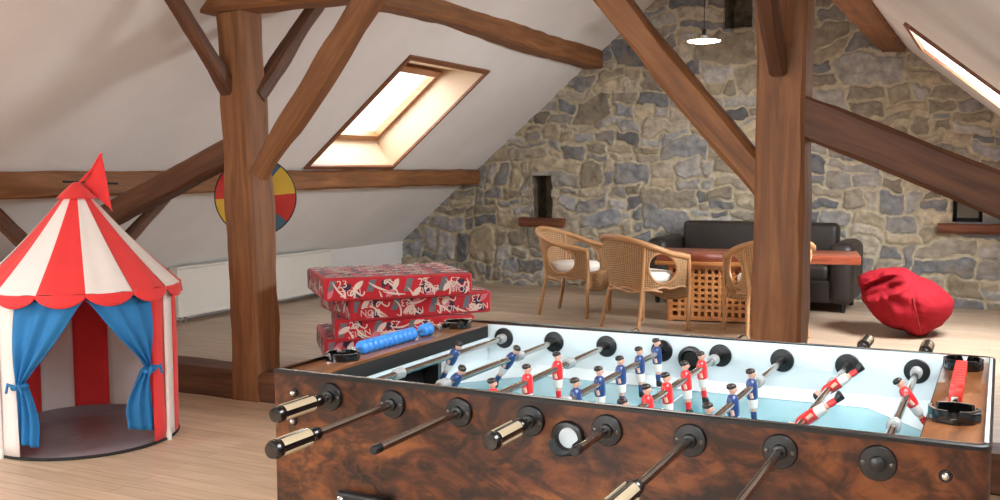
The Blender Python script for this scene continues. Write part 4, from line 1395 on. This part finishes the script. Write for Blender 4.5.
    def handle(b, v_in, v_out, u):
        """v_in: end nearest the rod's bearing, v_out: outer end"""
        s = 1 if v_out > v_in else -1
        Lh = abs(v_out - v_in); r = .0165
        Mx = T(u, v_in, rd) @ Matrix.Rotation(-s * PI / 2, 4, 'X')
        b.lathe([(.0095, -.022), (.0125, -.020), (.0135, -.012), (.0125, -.004), (.0105, .0), (.0145, .004), (r, .010), (r, Lh - .016), (r * 1.04, Lh - .014), (r * 1.04, Lh - .006), (r * .86, Lh), (r * .3, Lh + .001)], 24, 0, M=Mx)
        for k in range(4):
            a0 = PI / 4 + k * PI / 2
            R = []
            for z in (.012, Lh - .018):
                R.append([Vector((rr * math.cos(a0 + q), rr * math.sin(a0 + q), z)) for q, rr in ((-.43, r * .98), (-.41, r + .0009), (-.2, r + .001), (0, r + .001), (.2, r + .001), (.41, r + .0009), (.43, r * .98))])
            b.rings(R, 1, closed=False, M=Mx)
    rods = [  # team, near end, far end, handle (v_in, v_out) or None, angle of the men (deg, + swings feet to +u), men, bumpers
        ('blue', -.06, 1.02, (-.058, -.185), -28, [.534], [.267, .815]),
        ('blue', -.27, .99, (-.275, -.385), -34, [.262, .550], [.208, .598]),
        ('red', -.303, .93, (.95, 1.07), 3, [.146, .318, .490], [.080, .563]),
        ('blue', -.06, 1.03, (-.058, -.172), 4, [.088 + .139 * i for i in range(6)][1:], [.198, .846][1:] + [.165]),
        ('red', -.158, .98, (.97, 1.085), 6, [.091, .233, .365, .511, .647], [.755]),
        ('blue', -.31, .90, (-.312, -.43), 5, [.127, .312, .485], [.550]),
        ('red', -.34, 1.12, (1.12, 1.245), 128, [.235, .545], [.60]),
        ('red', -.004, 1.10, (1.10, 1.225), 34, [.548], [.266, .808])]
    for j, (team, vn, vf, hd, ang, men, bumps) in enumerate(rods):
        u = ru[j]
        b = MB(); b.tube([(u, vn, rd), (u, vf, rd)], .0078, 14)
        if hd is None or hd[0] > 0: b.lathe([(.0088, 0), (.0088, .02), (.007, .022)], 14, 1, M=T(u, vn + .0, rd) @ Matrix.Rotation(PI / 2, 4, 'X') @ T(0, 0, -.018))
        rod = put(b, 'rod', [M['chrome'], M['black_plastic']])
        if hd:
            b = MB(); handle(b, hd[0], hd[1], u); put(b, 'handle', [M['black_gloss'], M['cream']], rod)
        for v in bumps:
            b = MB()
            prof = []
            for i in range(13):
                z = -.016 + .032 * i / 12
                prof.append((.0122 + .0014 * (i % 2), z))
            b.lathe([(.008, -.018)] + prof + [(.008, .018)], 18, M=T(u, v, rd) @ Matrix.Rotation(PI / 2, 4, 'X'))
            put(b, 'bumper', M['clear'], rod)
        for v in men:
            if team not in proto:
                me = figure(team).build('player', MB_[team], None, 50)
                proto[team] = me.data
                C.objects.unlink(me); bpy.data.objects.remove(me)
            o = bpy.data.objects.new('player', proto[team]); C.objects.link(o)
            o.parent = rod
            o.location = Vector((u, v, rd)) - off
            o.rotation_euler = (0, -math.radians(ang), 0)
            o['label'] = 'small painted player in a %s jersey' % team
football_table()


# ------------------------------------------------------------------ light
w = bpy.data.worlds.new('overcast_sky'); bpy.context.scene.world = w; w.use_nodes = True
bg = w.node_tree.nodes['Background']
sky = w.node_tree.nodes.new('ShaderNodeTexSky'); sky.sky_type = 'HOSEK_WILKIE'; sky.turbidity = 8; sky.sun_direction = (.3, -.4, .85)
mixn = w.node_tree.nodes.new('ShaderNodeMix'); mixn.data_type = 'RGBA'; mixn.inputs[0].default_value = .85
w.node_tree.links.new(sky.outputs[0], mixn.inputs[6]); mixn.inputs[7].default_value = (.93, .97, 1.0, 1)
w.node_tree.links.new(mixn.outputs[2], bg.inputs['Color']); bg.inputs['Strength'].default_value = 2.2
for side, ld in WL:
    ld.color = (.90, .95, 1.0)
    ld.energy = 90 if side == 'L' else 62
WL[0][1].energy = 34; WL[3][1].energy = 235; WL[4][1].energy = 44; WL[5][1].energy = 40
GABLE_FILL.color = (.92, .96, 1.0); GABLE_FILL.energy = 170

# ------------------------------------------------------------------ camera
cam = bpy.data.cameras.new('camera'); co = bpy.data.objects.new('camera', cam); C.objects.link(co)
cam.sensor_width = 36.0; cam.lens = 990.09 / 1000 * 36
yaw, pitch, roll = math.radians(26.56), math.radians(4.54), math.radians(-.228)
fwd = Vector((-math.sin(yaw) * math.cos(pitch), math.cos(yaw) * math.cos(pitch), -math.sin(pitch)))
r0 = Vector((math.cos(yaw), math.sin(yaw), 0)); u0 = r0.cross(fwd)
rr = r0 * math.cos(roll) + u0 * math.sin(roll); uu = u0 * math.cos(roll) - r0 * math.sin(roll)
co.matrix_world = Matrix.Translation((0, 0, 1.40)) @ Matrix((rr, uu, -fwd)).transposed().to_4x4()
cam.clip_start = .05
sc = bpy.context.scene
sc.camera = co
sc.view_settings.view_transform = 'Standard'; sc.view_settings.look = 'None'
sc.view_settings.gamma = 1.0; sc.view_settings.use_curve_mapping = False
sc.view_settings.exposure = 0.1
sc.cycles.use_denoising = True
